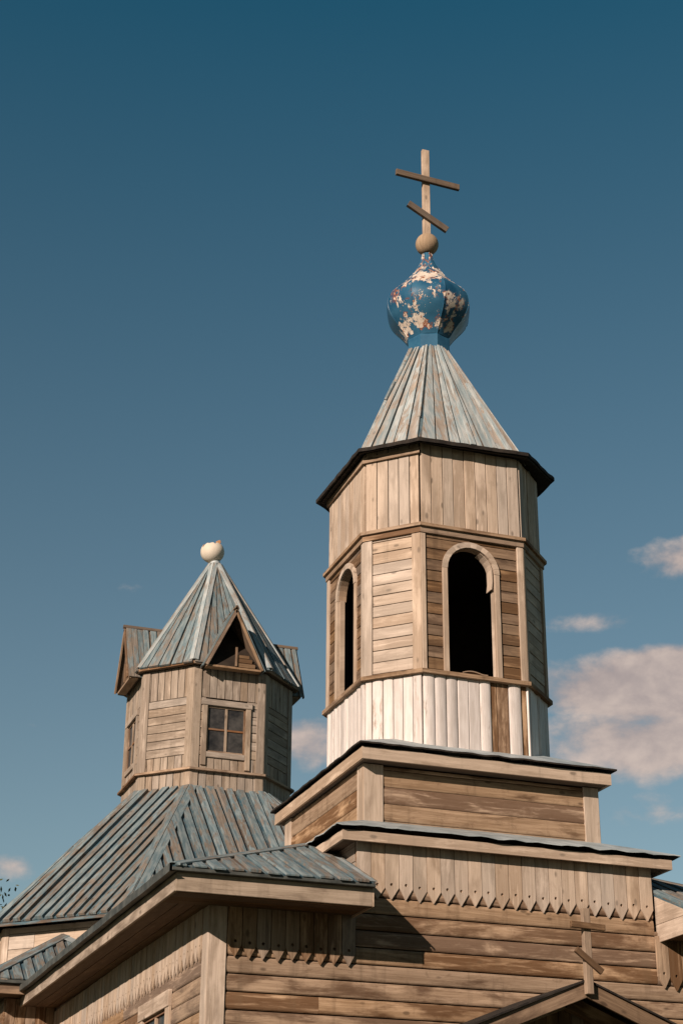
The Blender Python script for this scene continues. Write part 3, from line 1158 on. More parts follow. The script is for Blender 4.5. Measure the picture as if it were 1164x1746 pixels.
# dome: eight facets, turned by half a facet
DC = Vector((XC, 18.98, 0))
PROF = [(13.70, .300), (13.82, .300), (13.87, .318), (13.90, .339), (13.97, .388), (14.05, .4537), (14.13, .520), (14.22, .579), (14.33, .6207), (14.45, .6237), (14.57, .585),
        (14.66, .5144), (14.74, .4315), (14.82, .3532), (14.90, .2862), (14.98, .2304), (15.06, .1822), (15.14, .1386), (15.22, .1044), (15.30, .0852), (15.37, .0731)]


def prof_r(z):
    for k in range(len(PROF) - 1):
        if PROF[k][0] <= z <= PROF[k + 1][0]:
            p1, p2 = PROF[k], PROF[k + 1]
            p0 = PROF[max(0, k - 1)]
            p3 = PROF[min(len(PROF) - 1, k + 2)]
            s = (z - p1[0]) / (p2[0] - p1[0])
            m1 = (p2[1] - p0[1]) / (p2[0] - p0[0]) * (p2[0] - p1[0])
            m2 = (p3[1] - p1[1]) / (p3[0] - p1[0]) * (p2[0] - p1[0])
            h = (2 * s ** 3 - 3 * s ** 2 + 1) * p1[1] + (s ** 3 - 2 * s ** 2 + s) * m1 + (-2 * s ** 3 + 3 * s ** 2) * p2[1] + (s ** 3 - s ** 2) * m2
            return h
    return PROF[-1][1]


mb = MB()
NZ, NC = 56, 8
zs = [13.85 + (15.36 - 13.85) * k / NZ for k in range(NZ + 1)]
for f in range(8):
    a0, a1 = math.pi / 4 * f, math.pi / 4 * (f + 1)
    b = len(mb.v)
    for z in zs:
        r = prof_r(z)
        p = Vector((math.cos(a0), math.sin(a0), 0)) * r
        q = Vector((math.cos(a1), math.sin(a1), 0)) * r
        for c in range(NC + 1):
            s = c / NC
            v = p.lerp(q, s)
            nrm = (p + q).normalized()
            e = 4 * s * (1 - s)
            bulge = .028 * r * e + .010 * e * noise.noise(Vector((f * 3.1 + s * 2, z * 4, 1.7))) * min(1, r * 3)
            mb.v.append(DC + v + nrm * bulge + Z * z)
    for k in range(NZ):
        for c in range(NC):
            i0 = b + k * (NC + 1) + c
            mb.face([i0, i0 + 1, i0 + NC + 2, i0 + NC + 1], [(0, 0), (.1, 0), (.1, .1), (0, .1)], .5, 0, True)
dome = mb.build('onion_dome', 'dome', tower, fix=False)
# lapped seam strips on the facet edges
mb = MB()
for f in range(8):
    a = math.pi / 4 * f
    d = Vector((math.cos(a), math.sin(a), 0))
    tdir = Vector((-math.sin(a), math.cos(a), 0))
    prev = None
    for k in range(NZ + 1):
        z = zs[k]
        r = prof_r(z)
        w = min(.012, r * .12) * (1 + .5 * noise.noise(Vector((f * 5.0, z * 9, 0))))
        row = [DC + d * (r - .014) - tdir * w * 1.4 + Z * z, DC + d * (r + .006) + Z * z, DC + d * (r - .014) + tdir * w * 1.4 + Z * z]
        if prev and rng.random() < .93:
            for c in range(2):
                mb.quad(prev[c], prev[c + 1], row[c + 1], row[c], .5)
        prev = row
mb.build('seam', 'dome', dome)
mb = MB()
nk = []
for z, rr in ((13.54, .312), (13.83, .318), (13.86, .305)):
    nk.append([DC + Vector((math.cos(math.pi / 4 * f) * rr, math.sin(math.pi / 4 * f) * rr, z)) for f in range(8)])
for k in range(2):
    for f in range(8):
        g = (f + 1) % 8
        mb.quad(nk[k][f], nk[k][g], nk[k + 1][g], nk[k + 1][f], .5)
mb.build('dome_collar', 'dome', tower)


def ball(mb, c, r, nu=40, nv=24, smooth_=True):
    b = len(mb.v)
    for j in range(nv + 1):
        th = math.pi * j / nv
        for i in range(nu):
            ph = 2 * math.pi * i / nu
            mb.v.append(c + Vector((math.sin(th) * math.cos(ph), math.sin(th) * math.sin(ph), math.cos(th))) * r)
    for j in range(nv):
        for i in range(nu):
            k = (i + 1) % nu
            mb.face([b + j * nu + i, b + (j + 1) * nu + i, b + (j + 1) * nu + k, b + j * nu + k],
                    [(j * .02, i * .05), (j * .02 + .02, i * .05), (j * .02 + .02, i * .05 + .05), (j * .02, i * .05 + .05)], .5, 0, smooth_)


mb = MB()
ball(mb, Vector((XC, 18.985, 15.545)), .17)
mb.build('finial_ball', 'ball', tower, fix=False)

# --- three-barred cross on the ball
cr = thing('orthodox_cross', 'tall grey wooden cross with slanted foot bar standing on the ball above the blue dome', 'cross', Vector((XC, 18.95, 15.70)))
mb = MB()
mb.box((XC - .068, 18.93, 15.66), (XC + .042, 18.99, 17.225), 'z', .005)
mb.build('upright', 'pale', cr)


def bar(name, x0, z0, x1, z1, w, y0, y1, mat, parent):
    m_ = MB()
    a, b = Vector((x0, y1, z0)), Vector((x1, y1, z1))
    U = (b - a)
    L = U.length
    U.normalize()
    V = Vector((0, -1, 0)).cross(U)
    m_.rect(0, -w / 2, L, w / 2, a, U, V, Vector((0, -1, 0)), 0, y1 - y0, 'u', .005)
    return m_.build(name, mat, parent)


bar('crossbar', XC - .515, 16.668, XC + .505, 16.632, .095, 18.875, 18.928, 'dark_wood', cr)
bar('foot_bar', XC - .325, 16.145, XC + .295, 15.815, .10, 18.875, 18.928, 'dark_wood', cr)

# ================================================================== entrance hall (central block and two low wings)
HB = Vector((XC, 17.0, 0))
hall = thing('entrance_hall', 'low siding-clad front building of the church with pointed frieze boards and hipped wing roofs', 'church hall', HB)
HX0, HX1, HY0, HY1 = 4.618, 2 * XC - 4.618, 17.0, 25.9
CX0, CX1 = 6.216, 2 * XC - 6.216
PITCHZ = .1815
# backing masses
mb = MB()
mb.box((HX0 + .03, HY0 + .03, 0), (HX1 - .03, HY1, 5.36))
mb.box((CX0 + .03, HY0 + .032, 5.37), (CX1 - .03, 20.95, 6.14))
mb.build('wall_core', 'core', hall)
# front wall
mb = MB()
Ff, Lf = wall_frame(Vector((HX0, HY0, 0)), Vector((HX1, HY0, 0)))
zl = 4.699 - 25 * PITCHZ
log_siding(mb, .0, Lf, zl, 4.699, Ff, PITCHZ, .03, .014, breaks=.8)
log_siding(mb, CX0 - HX0, CX1 - HX0, 4.699, 4.699 + 7 * PITCHZ - .02, Ff, PITCHZ, .03, .014, breaks=.3)
for a, b in ((0, CX0 - HX0), (CX1 - HX0, Lf)):
    log_siding(mb, a, b, 4.699, 5.30, Ff, PITCHZ, .03, .010, breaks=0)
mb.build('front_wall', 'siding', hall)
# central frieze
mb = MB()
pointed_boards(mb, Ff, CX0 - HX0 + .0, CX1 - HX0, 6.02, 5.405, .1655, .026, .020)
fz = mb.build('central_frieze', 'pale', hall)
for s in (-1, 1):
    mb = MB()
    if s < 0:
        pointed_boards(mb, Ff, .165, CX0 - HX0 - .012, 5.24, 4.665, .1585, .026, .040)
    else:
        pointed_boards(mb, Ff, CX1 - HX0 - .012, Lf - .165, 5.24, 4.650, .1585, .026, .040)
    mb.build('wing_frieze', 'siding', hall)
# side walls of the central block above the wings
for p, q in ((Vector((CX0, 20.98, 0)), Vector((CX0, HY0 + .004, 0))), (Vector((CX1, HY0 + .004, 0)), Vector((CX1, 20.98, 0)))):
    mb = MB()
    F, L = wall_frame(p, q)
    boards(mb, [(0, 5.3), (L, 5.3), (L, 6.1), (0, 6.1)], F, 'u', .17, .022, .006, -.02)
    mb.build('upper_side_wall', 'grey', hall)
# side walls
WIN_Y0, WIN_Y1, WIN_Z0, WIN_Z1 = 18.60, 19.68, 3.1, 4.37
mb = MB()
FL, LL = wall_frame(Vector((HX0, HY1, 0)), Vector((HX0, HY0, 0)))
ua, ub = HY1 - WIN_Y1, HY1 - WIN_Y0
z = zl
while z < 5.25:
    if z + PITCHZ > WIN_Z0 and z < WIN_Z1:
        log_siding(mb, 0, ua - .05, z, z + PITCHZ, FL, PITCHZ, .03, .008, breaks=.6)
        log_siding(mb, ub + .05, LL, z, z + PITCHZ, FL, PITCHZ, .03, .008, breaks=0)
    else:
        log_siding(mb, 0, LL, z, z + PITCHZ, FL, PITCHZ, .03, .008, breaks=.8)
    z += PITCHZ
mb.build('side_wall', 'siding', hall)
mb = MB()
FR, LR = wall_frame(Vector((HX1, HY0, 0)), Vector((HX1, HY1, 0)))
log_siding(mb, 0, LR, zl, 5.25, FR, PITCHZ, .03, .008, breaks=.8)
mb.build('side_wall', 'siding', hall)
for F, u0, u1 in ((FL, .2, LL - .165), (FR, .165, LR - .2)):
    mb = MB()
    pointed_boards(mb, F, u0, u1, 5.24, 4.655, .155, .022, .032)
    mb.build('side_frieze', 'pale', hall)
hc = rect_corners(HX0, HY0, HX1, HY1)
for i in (0, 1):
    corner_post('corner_post', hc, i, 0.0, 5.235, .163, .045, 'pale', hall, .0)


def window(parent, F, u0, u1, v0, v1, cas, mat_c, mat_m, depth=.02, head_ext=.06, tail=.12, n0=.02, nt=.05, head=None):
    """casing, sash bars and four panes as one part with sub-parts"""
    O, U, V, N = F
    head = head or cas
    mb = MB()
    mb.rect(u0 - cas, v0 - tail, u0, v1 - .002, O, U, V, N, n0, nt, 'v', .005)
    mb.rect(u1, v0 - tail - .03, u1 + cas, v1 - .002, O, U, V, N, n0, nt, 'v', .005)
    mb.rect(u0 - cas - head_ext, v1, u1 + cas + head_ext, v1 + head, O, U, V, N, n0, nt + .012, 'u', .005)
    mb.rect(u0 + .002, v0 - cas, u1 - .002, v0, O, U, V, N, n0, nt - .004, 'u', .005)
    w = mb.build('window', mat_c, parent)
    mb = MB()
    for a, b, c, d in ((u0, v0, u0 + .035, v1), (u1 - .035, v0, u1, v1), (u0 + .036, v0, u1 - .036, v0 + .035), (u0 + .036, v1 - .035, u1 - .036, v1)):
        mb.rect(a, b, c, d, O, U, V, N, -.004, depth, 'v' if d - b > c - a else 'u', .003)
    mb.build('sash', mat_m, w)
    um, vm = (u0 + u1) / 2, (v0 + v1) / 2
    mb = MB()
    mb.rect(um - .024, v0 + .036, um + .024, v1 - .036, O, U, V, N, -.003, depth + .004, 'v', .004)
    mb.build('mullion', mat_c, w)
    mb = MB()
    for a, b in ((u0 + .036, um - .025), (um + .025, u1 - .036)):
        mb.rect(a, vm - .02, b, vm + .016, O, U, V, N, -.003, depth + .001, 'u', .004)
    mb.build('glazing_bar', 'muntin', w)
    for a, b in ((u0 + .03, um - .01), (um + .01, u1 - .03)):
        for c, d in ((v0 + .03, vm - .01), (vm + .01, v1 - .03)):
            mb = MB()
            tl = rng.uniform(-.004, .004)
            mb.plate([(a, c), (b, c), (b, d), (a, d)], O, U, V, N, -.012, .003, bev=0)
            mb.build('pane', 'glass', w)
    return w


window(hall, FL, ua, ub, WIN_Z0, WIN_Z1, .18, 'pale', 'muntin', .03, .0, .1, .028, .06)

# cornice of the central block
lc = rect_corners(6.035, 16.85, 2 * XC - 6.035, 21.15)
mb = MB()
ring_trim(mb, lc, 5.99, 6.10, .03, .0, range(4))
cor = mb.build('central_cornice', 'pale', hall)
mb = MB()
for (p, q, r, s) in (((6.04, 16.855), (2 * XC - 6.04, 16.855), (2 * XC - 6.04, 17.04), (6.04, 17.04)),
                     ((6.04, 17.04), (6.25, 17.04), (6.25, 21.0), (6.04, 21.0)),
                     ((2 * XC - 6.25, 17.04), (2 * XC - 6.04, 17.04), (2 * XC - 6.04, 21.0), (2 * XC - 6.25, 21.0))):
    mb.plate([p, q, r, s], Vector((0, 0, 0)), Vector((1, 0, 0)), Vector((0, 1, 0)), Z, 6.02, 6.035, 'u' if q[0] - p[0] > 1 else 'v', 0)
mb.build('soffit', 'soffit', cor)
mb = MB()
eo = [Vector((5.915, 16.76, 6.145)), Vector((2 * XC - 5.915, 16.76, 6.145)), Vector((2 * XC - 5.915, 21.24, 6.145)), Vector((5.915, 21.24, 6.145))]
ei = [Vector((PX0 + .04, PY0 + .04, 6.435)), Vector((PX1 - .04, PY0 + .04, 6.435)), Vector((PX1 - .04, PY1 - .04, 6.435)), Vector((PX0 + .04, PY1 - .04, 6.435))]
for i in range(4):
    wavy_sheet(mb, eo[i], eo[(i + 1) % 4], ei[i], ei[(i + 1) % 4], 60, 0.035, 0.012, 3 + i * 1.7, 0, 1, .012, 0)
mb.build('central_roof', ['metal', 'felt'], hall)


# wings: eaves and hipped roofs
def wing(s):
    mx = (lambda x: x) if s < 0 else (lambda x: 2 * XC - x)
    nm = 'left' if s < 0 else 'right'
    yb = HY1
    lift = lambda y: .011 * (y - 16.4)
    # fascia
    mb = MB()
    a, b = sorted((mx(4.048), mx(6.155)))
    mb.box((a, 16.30, 5.172), (b, 16.33, 5.362), 'x', .004)
    x0, x1 = sorted((mx(4.048), mx(4.078)))
    p, q = ((Vector((x0, yb, 0)), Vector((x0, 16.331, 0))) if s < 0 else (Vector((x1, 16.331, 0)), Vector((x1, yb, 0))))
    F, L = wall_frame(p, q)
    O, U, V, N = F
    l0, l1 = (lift(yb), 0) if s < 0 else (0, lift(yb))
    mb.plate([(0, 5.182 + l0), (L, 5.182 + l1), (L, 5.362 + l1), (0, 5.362 + l0)], O, U, V, N, -.03, 0, 'u', .004)
    fas = mb.build('eave_fascia', 'grey' if s < 0 else 'pale', hall)
    # lower fascia board and soffit boards
    mb = MB()
    mb.box((a + .03, 16.332, 5.166), (b, 16.352, 5.20), 'x', 0)
    zs_ = 5.192
    for k in range(4):
        ya = 16.355 + k * .162
        mb.plate([(a + .03, ya), (b, ya), (b, ya + .158), (a + .03, ya + .158)], Vector((0, 0, 0)), Vector((1, 0, 0)), Vector((0, 1, 0)), Z, zs_, zs_ + .02 - k * .003, 'u', .003)
    for k in range(3):
        xa, xb = sorted((mx(4.081 + k * .18), mx(4.081 + k * .18 + .173)))
        O2 = Vector((0, 16.99, zs_))
        W2 = Vector((0, yb - 16.99, lift(yb))).normalized()
        mb.plate([(xa, 0), (xb, 0), (xb, yb - 16.99), (xa, yb - 16.99)], O2, Vector((1, 0, 0)), W2, Vector((1, 0, 0)).cross(W2), 0.004 - k * .002, .022, 'v', .003)
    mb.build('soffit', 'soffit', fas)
    # boxed end of the eave at the central block
    mb = MB()
    xe = mx(6.155)
    zt = lambda y: 5.40 + (y - 16.24) * .44
    xn = xe + .022 if s < 0 else xe - .022
    pts = [(16.30, 5.172), (16.995, 5.172), (16.995, zt(16.995) - .02), (16.30, zt(16.30) - .02)]
    for lo_, hi_ in ((5.17, 5.37), (5.374, 5.8)):
        c = clip([(-y, z_) for y, z_ in reversed(pts)], 1, lo_, hi_)
        if len(c) > 2:
            if s < 0:
                mb.plate([(-u, v) for u, v in reversed(c)], Vector((xe, 0, 0)), Vector((0, 1, 0)), Z, Vector((1, 0, 0)), 0, .02, 'u', .003)
            else:
                mb.plate(c, Vector((xe, 0, 0)), Vector((0, -1, 0)), Z, Vector((-1, 0, 0)), 0, .02, 'u', .003)
    mb.build('eave_end_board', 'pale', hall)
    # roof planes
    E0 = Vector((mx(3.985), 16.24, 5.397))
    E1 = Vector((mx(6.165), 16.24, 5.397))
    HT = Vector((mx(6.08), 18.06, 6.195))
    mb = MB()
    if s < 0:
        Fr = roof_face(mb, (E0, E1, Vector((mx(6.205), 18.06, 6.195)), HT), .195, .125, .024, ov=.03)
    else:
        Fr = roof_face(mb, (E1, E0, HT, Vector((mx(6.205), 18.06, 6.195))), .195, .125, .024, ov=.03)
    # long side slope: lower strip beside the central block, full slope behind it
    k = .372
    zz = lambda x, y: 5.40 + (x - 3.985) * k + lift(y) * (1 - (x - 3.985) / 4.05)
    P = lambda x, y: Vector((mx(x), y, zz(x, y)))
    qs = [(P(3.985, 21.1), P(3.985, 16.24), HT.copy(), P(5.93, 21.1)), (P(3.985, yb), P(3.985, 21.102), P(8.03, 21.102), P(8.03, yb))]
    for q in qs:
        if s > 0:
            q = (q[1], q[0], q[3], q[2])
        roof_face(mb, q, .2, .13, .022, ov=.0)
    rf = mb.build('wing_roof', ['roof_blue', 'roof_under'], hall)
    n_front = Fr[3]
    n_side = Vector((-math.sin(math.atan(k)) * (1 if s < 0 else -1), 0, math.cos(math.atan(k))))
    hip_board('hip_board', E0 + (HT - E0).normalized() * .02, HT, n_front, n_side, .085, .02, 'roof_blue', rf, .03)
    # drip edges: thin dark front edge, thick side edge board
    mb = MB()
    a, b = sorted((E0.x, E1.x))
    mb.box((a, 16.225, 5.362), (b, 16.299, 5.395), 'x', .003)
    mb.build('drip_edge', 'dark_metal', rf)
    mb = MB()
    n = 30
    for i in range(n):
        ya, yc = 16.21 + (yb - 16.21) * i / n, 16.21 + (yb - 16.21) * (i + 1) / n
        za, zb = lift(ya) + .012 * noise.noise(Vector((ya * 1.3, 3, 1))), lift(yc) + .012 * noise.noise(Vector((yc * 1.3, 3, 1)))
        xo, xi = mx(3.95), mx(4.03)
        for (A, B) in (((xo, 5.345), (xo, 5.43)), ((xo, 5.43), (xi, 5.437)), ((xi, 5.355), (xo, 5.345))):
            mb.quad((A[0], ya, A[1] + za), (A[0], yc, A[1] + zb), (B[0], yc, B[1] + zb), (B[0], ya, B[1] + za), .5)
    mb.build('edge_board', 'dark_metal', rf)
    # flashing against the central block
    mb = MB()
    O, U, V, N = Fr
    e1, ht = to_uv(Fr, E1), to_uv(Fr, Vector((mx(6.205), 18.06, 6.195)))
    if s < 0:
        mb.plate([(e1[0] - .09, 0), (e1[0], 0), (ht[0], ht[1]), (ht[0] - .09, ht[1])], O, U, V, N, .024, .030, 'v', 0)
    else:
        mb.plate([(e1[0], 0), (e1[0] + .09, 0), (ht[0] + .09, ht[1]), (ht[0], ht[1])], O, U, V, N, .024, .030, 'v', 0)
    mb.build('flashing', 'metal', rf)


wing(-1)
wing(1)

# ================================================================== nave with its big eight-sided roof
NC_ = Vector((XC, 30.4, 0))
nave = thing('nave', 'wide eight-sided rear body of the church with a broad faded blue plank roof', 'church nave', NC_)
ZE, ZT = 6.815, 9.83
aE = 30.4 - 25.57
hE = XC - 5.57
dE = 1.78
ne = [Vector((NC_.x + x, NC_.y + y, ZE)) for x, y in ((-hE, -aE), (hE, -aE), (hE + dE, -aE + dE), (hE + dE, aE - dE), (hE, aE), (-hE, aE), (-hE - dE, aE - dE), (-hE - dE, -aE + dE))]
nt = [c + Z * ZT for c in octa(NC_.x, NC_.y, 1.50, .70)]
mb = MB()
FN = []
for i in range(8):
    j = (i + 1) % 8
    FN.append(roof_face(mb, (ne[i], ne[j], nt[j], nt[i]), .205, .125, .05, ov=.015, jit=.014))
nroof = mb.build('plank_roof', ['roof_blue', 'roof_under'], nave)
for i in range(8):
    hip_board('hip_board', ne[i] + (nt[i] - ne[i]) * .01, nt[i] + Z * 0, FN[i][3], FN[i - 1][3], .14, .024, 'roof_blue', nroof, .045)
# walls under the eave
nw = []
cxy = Vector((NC_.x, NC_.y, 0))
for c in ne:
    d = Vector((c.x, c.y, 0)) - cxy
    nw.append(cxy + d * (1 - .30 / d.length))
mb = MB()
mb.plate([(c.x, c.y) for c in nw], Vector((0, 0, 0)), Vector((1, 0, 0)), Vector((0, 1, 0)), Z, 0, ZE - .02, bev=0)
mb.build('wall_core', 'core', nave)
mb = MB()
for i in range(8):
    F, L = wall_frame(nw[i], nw[(i + 1) % 8])
    boards(mb, [(0, .02), (L, .02), (L, ZE - .03), (0, ZE - .03)], F, 'u', .235, .022, .007, .001, breaks=.4)
mb.build('nave_wall', 'pale', nave)
for i in range(8):
    corner_post('corner_board', nw, i, .02, ZE - .03, .11, .04, 'pale', nave)
mb = MB()
low = [c - Z * .005 for c in ne]
for i in range(8):
    j = (i + 1) % 8
    F = (Vector((0, 0, 0)), Vector((1, 0, 0)), Vector((0, 1, 0)), Z)
eave_out = [Vector((c.x, c.y, 0)) for c in ne]
ring_trim(mb, eave_out, ZE - .055, ZE - .012, .03, -.012)
mb.build('eave_edge', 'roof_under', nave)

# ================================================================== lantern drum on the nave roof
LB = Vector((XC, 30.4, 9.75))
lan = thing('lantern_drum', 'smaller eight-sided wooden turret with windows, gabled dormers and a pointed plank roof', 'turret', LB)
lo_ = octa(XC, 30.4, 1.46, .685)
mb = MB()
li = octa(XC, 30.4, 1.44, .677)
mb.plate([(c.x, c.y) for c in li], Vector((0, 0, 0)), Vector((1, 0, 0)), Vector((0, 1, 0)), Z, 9.4, 12.2, bev=0)
mb.build('drum_core', 'core', lan)
mb = MB()
WU0, WU1, WV0, WV1 = .265, 1.015, 10.54, 11.44
for i in range(8):
    F, L = wall_frame(lo_[i], lo_[(i + 1) % 8])
    O, U, V, N = F
    boards(mb, [(0, 9.70), (L, 9.70), (L, 10.17), (0, 10.17)], F, 'v', .15, .022, .012, jit=.004)
    boards(mb, [(0, 10.2), (L, 10.2), (L, 10.47), (0, 10.47)], F, 'v', .15, .022, .012, jit=.004)
    boards(mb, [(0, 11.60), (L, 11.60), (L, 12.2), (0, 12.2)], F, 'v', .15, .022, .012, jit=.004)
    z = 10.475
    while z < 11.59:
        z1 = min(z + .162 * rng.uniform(.93, 1.07), 11.595)
        segs = [(0, L)] if i % 2 else ([(0, WU0 - .03), (WU1 + .03, L)] if i in (0, 6, 2, 4) else [(0, L)])
        for a, b in segs:
            mb.rect(a, z + .006, b, z1 - .006, O, U, V, N, 0, .024 + rng.uniform(-.004, .006), 'u', .006)
        z = z1
mb.build('drum_wall', 'grey', lan)
for i in range(8):
    corner_post('corner_board', lo_, i, 10.21, 12.19, .135, .042, 'grey', lan)
    corner_post('corner_board', lo_, i, 9.70, 10.165, .135, .034, 'grey', lan)
mb = MB()
ring_trim(mb, lo_, 10.165, 10.205, .115, -.01)
mb.build('drum_ledge', 'siding', lan)
for i in (0, 6, 2):
    F, L = wall_frame(lo_[i], lo_[(i + 1) % 8])
    window(lan, F, WU0, WU1, WV0, WV1, .10, 'grey', 'siding', .022, .02, .26, .024, .06, .115)
# eave and pointed roof
mb = MB()
ee = octa(XC, 30.4, 1.60, .745)
ring_trim(mb, ee, 12.205, 12.25, .035, -.03)
mb.plate([(c.x, c.y) for c in ee], Vector((0, 0, 0)), Vector((1, 0, 0)), Vector((0, 1, 0)), Z, 12.212, 12.235, bev=0, mi=1)
mb.build('eave', ['siding', 'dark_wood'], lan)
rb = [c + Z * 12.255 for c in octa(XC, 30.4, 1.60, .745)]
rt = [c + Z * 14.93 for c in octa(XC, 30.4, .10, .045)]
mb = MB()
LF = []
for i in range(8):
    j = (i + 1) % 8
    LF.append(fan_face(mb, rb[i], rb[j], rt[j], rt[i], 6 if i % 2 == 0 else 5, .036, ov=.03, batten=.12))
lroof = mb.build('pointed_roof', ['roof_blue', 'roof_under'], lan)
for i in range(8):
    hip_board('hip_board', rb[i], rt[i], LF[i][3], LF[i - 1][3], .085, .022, 'spire', lroof, .036)


def dormer(ang):
    """open gable on one side of the pointed roof; local +x outward from the axis, y sideways"""
    d = Vector((math.cos(ang), math.sin(ang), 0))
    sd_ = Vector((-math.sin(ang), math.cos(ang), 0))
    c = Vector((XC, 30.4, 0))
    P = lambda x, y, z: c + d * x + sd_ * y + Z * z
    XF, ZR, ZB_, HW = 1.76, 13.36, 12.17, .575
    mb = MB()
    fr = None
    slabs = []
    for s in (-1, 1):
        e0, e1 = P(XF, s * HW, ZB_), P(1.15, s * HW, ZB_)
        r0, r1 = P(XF, 0, ZR), P(.86, 0, ZR)
        if s > 0:
            q = (e0, e1, r1, r0)
        else:
            q = (e1, e0, r0, r1)
        F = slope_frame(q[0], q[1], q[3] if s < 0 else q[2])
        U = (q[1] - q[0]).normalized()
        # frame with V up the slope, square to the ridge
        V = (Z * (ZR - ZB_) - sd_ * s * HW).normalized()
        N = U.cross(V)
        O = q[0]
        F = (O, U, V, N)
        poly = [to_uv(F, x) for x in q]
        mb.plate(poly, O, U, V, N, -.025, 0.0, 'v', 0, mi=1)
        L = (q[1] - q[0]).length
        x = min(p[0] for p in poly)
        hi = max(p[0] for p in poly)
        while x < hi - .04:
            w = rng.uniform(.10, .125)
            cp = clip(poly, 0, x, min(x + w, hi))
            cp = [(u, v - (.03 + rng.uniform(0, .02) if v < .01 else 0)) for u, v in cp]
            if len(cp) > 2:
                mb.plate(cp, O, U, V, N, .001, .018 + rng.uniform(0, .014), 'v', .004)
            x += w + rng.uniform(.006, .05)
    dm = mb.build('dormer', ['roof_blue', 'dark_wood'], lan)
    # rake boards on the front edges
    for s in (-1, 1):
        mb = MB()
        a, b = P(XF + .005, s * (HW - .01), ZB_ - .02), P(XF + .005, 0, ZR - .02)
        U = (b - a).normalized()
        V = d.cross(U)
        inn_ = -1 if V.dot(sd_ * s) > 0 else 1
        v0, v1 = sorted((0, inn_ * .05))
        mb.rect(0, v0, (b - a).length - .02, v1, a, U, V, d, 0 + .002 * s, .03, 'u', .004)
        mb.build('rake_board', 'siding', dm)
    mb = MB()   # ridge cap
    for s in (-1, 1):
        V = (Z * (ZR - ZB_) - sd_ * s * HW).normalized()
        U = d * 1.0
        N = U.cross(V) if U.cross(V).z > 0 else V.cross(U)
        v0, v1 = -.075, .0
        mb.plate([(0, v0), (.95, v0), (.95, v1), (0, v1)], P(.86, 0, ZR + .035), U, V, N, .0, .018, 'u', .003)
    mb.build('ridge_cap', 'dark_wood', dm)
    mb = MB()   # sloped near-black panel, paints the shade inside the open gable
    xg = XF - .42
    yv = -sd_ if (-sd_).cross(Z).dot(d) > 0 else sd_
    lo_c, hi_c = c + d * 1.70 + Z * ZB_, c + d * 1.12 + Z * (ZR - .06)
    Vg = (hi_c - lo_c).normalized()
    Ng = yv.cross(Vg)
    mb.plate([(-HW * .95, 0), (HW * .95, 0), (0, (hi_c - lo_c).length)], lo_c, yv, Vg, Ng, -.012, 0, 'u', 0)
    xg = 1.665
    mb.build('gable_shade_panel', 'inside', dm)
    mb = MB()
    for (u0, u1, z0, z1) in ((.06, .42, ZB_ + .02, ZB_ + .10), (.06, .36, ZB_ + .11, ZB_ + .19), (.05, .30, ZB_ + .20, ZB_ + .26)):
        mb.rect(u0, z0, u1, z1, c, yv, Z, d, xg + .03, xg + .05, 'u', .003)
    mb.rect(.02, ZB_ + .02, .06, ZB_ + .40, c, yv, Z, d, xg + .05, xg + .08, 'v', .003)
    mb.build('gable_board', 'brown', dm)
    mb = MB()
    mb.rect(-HW * .93, ZB_ - .035, HW * .93, ZB_ + .005, c, yv, Z, d, xg - .1, XF - .03, 'u', .004)
    mb.build('dormer_sill', 'siding', dm)


for a in (-90, 180, 0, 90):
    dormer(R(a))

# broken ball
FC = Vector((XC - .01, 30.4, 14.9))
mb = MB()
for (z0, r0), (z1, r1), m_ in (((14.84, .17), (14.93, .155), 0), ((14.93, .155), (14.95, .12), 0), ((14.95, .115), (15.08, .095), 1)):
    n = 20
    for k in range(n):
        a, b = 2 * math.pi * k / n, 2 * math.pi * (k + 1) / n
        q = lambda an, r, z: Vector((XC + .0 + math.cos(an) * r, 30.4 + math.sin(an) * r, z))
        mb.quad(q(a, r0, z0), q(b, r0, z0), q(b, r1, z1), q(a, r1, z1), .5, m_)
col_ = mb.build('finial_collar', ['cream', 'metal'], lan)
mb = MB()
bc = Vector((XC - .065, 30.4, 15.235))
RB = .245
nu, nv = 40, 24
axis = Vector((-.05, -.1, 1)).normalized()
t1 = axis.orthogonal().normalized()
t2 = axis.cross(t1)
SIDE = 1 if t1.cross(t2).z > 0 else -1


def shell(u, v, r):
    ph = 2 * math.pi * u / nu
    pc_ = math.atan2(Vector((-.26, -.96, 0)).dot(t2), Vector((-.26, -.96, 0)).dot(t1))
    edge = .80 + .14 * noise.noise(Vector((math.cos(ph) * 2.3, math.sin(ph) * 2.3, 4.0))) + .06 * noise.noise(Vector((math.cos(ph) * 7, math.sin(ph) * 7, 2.0)))
    for w0, dep, wd in ((-1.0, .55, .32), (.25, .2, .2), (-.3, .16, .15), (1.1, .15, .3), (2.6, .4, .3), (1.9, .3, .3)):
        dd = abs((ph - pc_ - w0 * SIDE + math.pi) % (2 * math.pi) - math.pi)
        edge += dep * max(0, 1 - dd / wd)
    th = edge + (math.pi - .05 - edge) * v / nv
    return bc + (t1 * math.cos(ph) + t2 * math.sin(ph)) * math.sin(th) * r + axis * math.cos(th) * r * .95


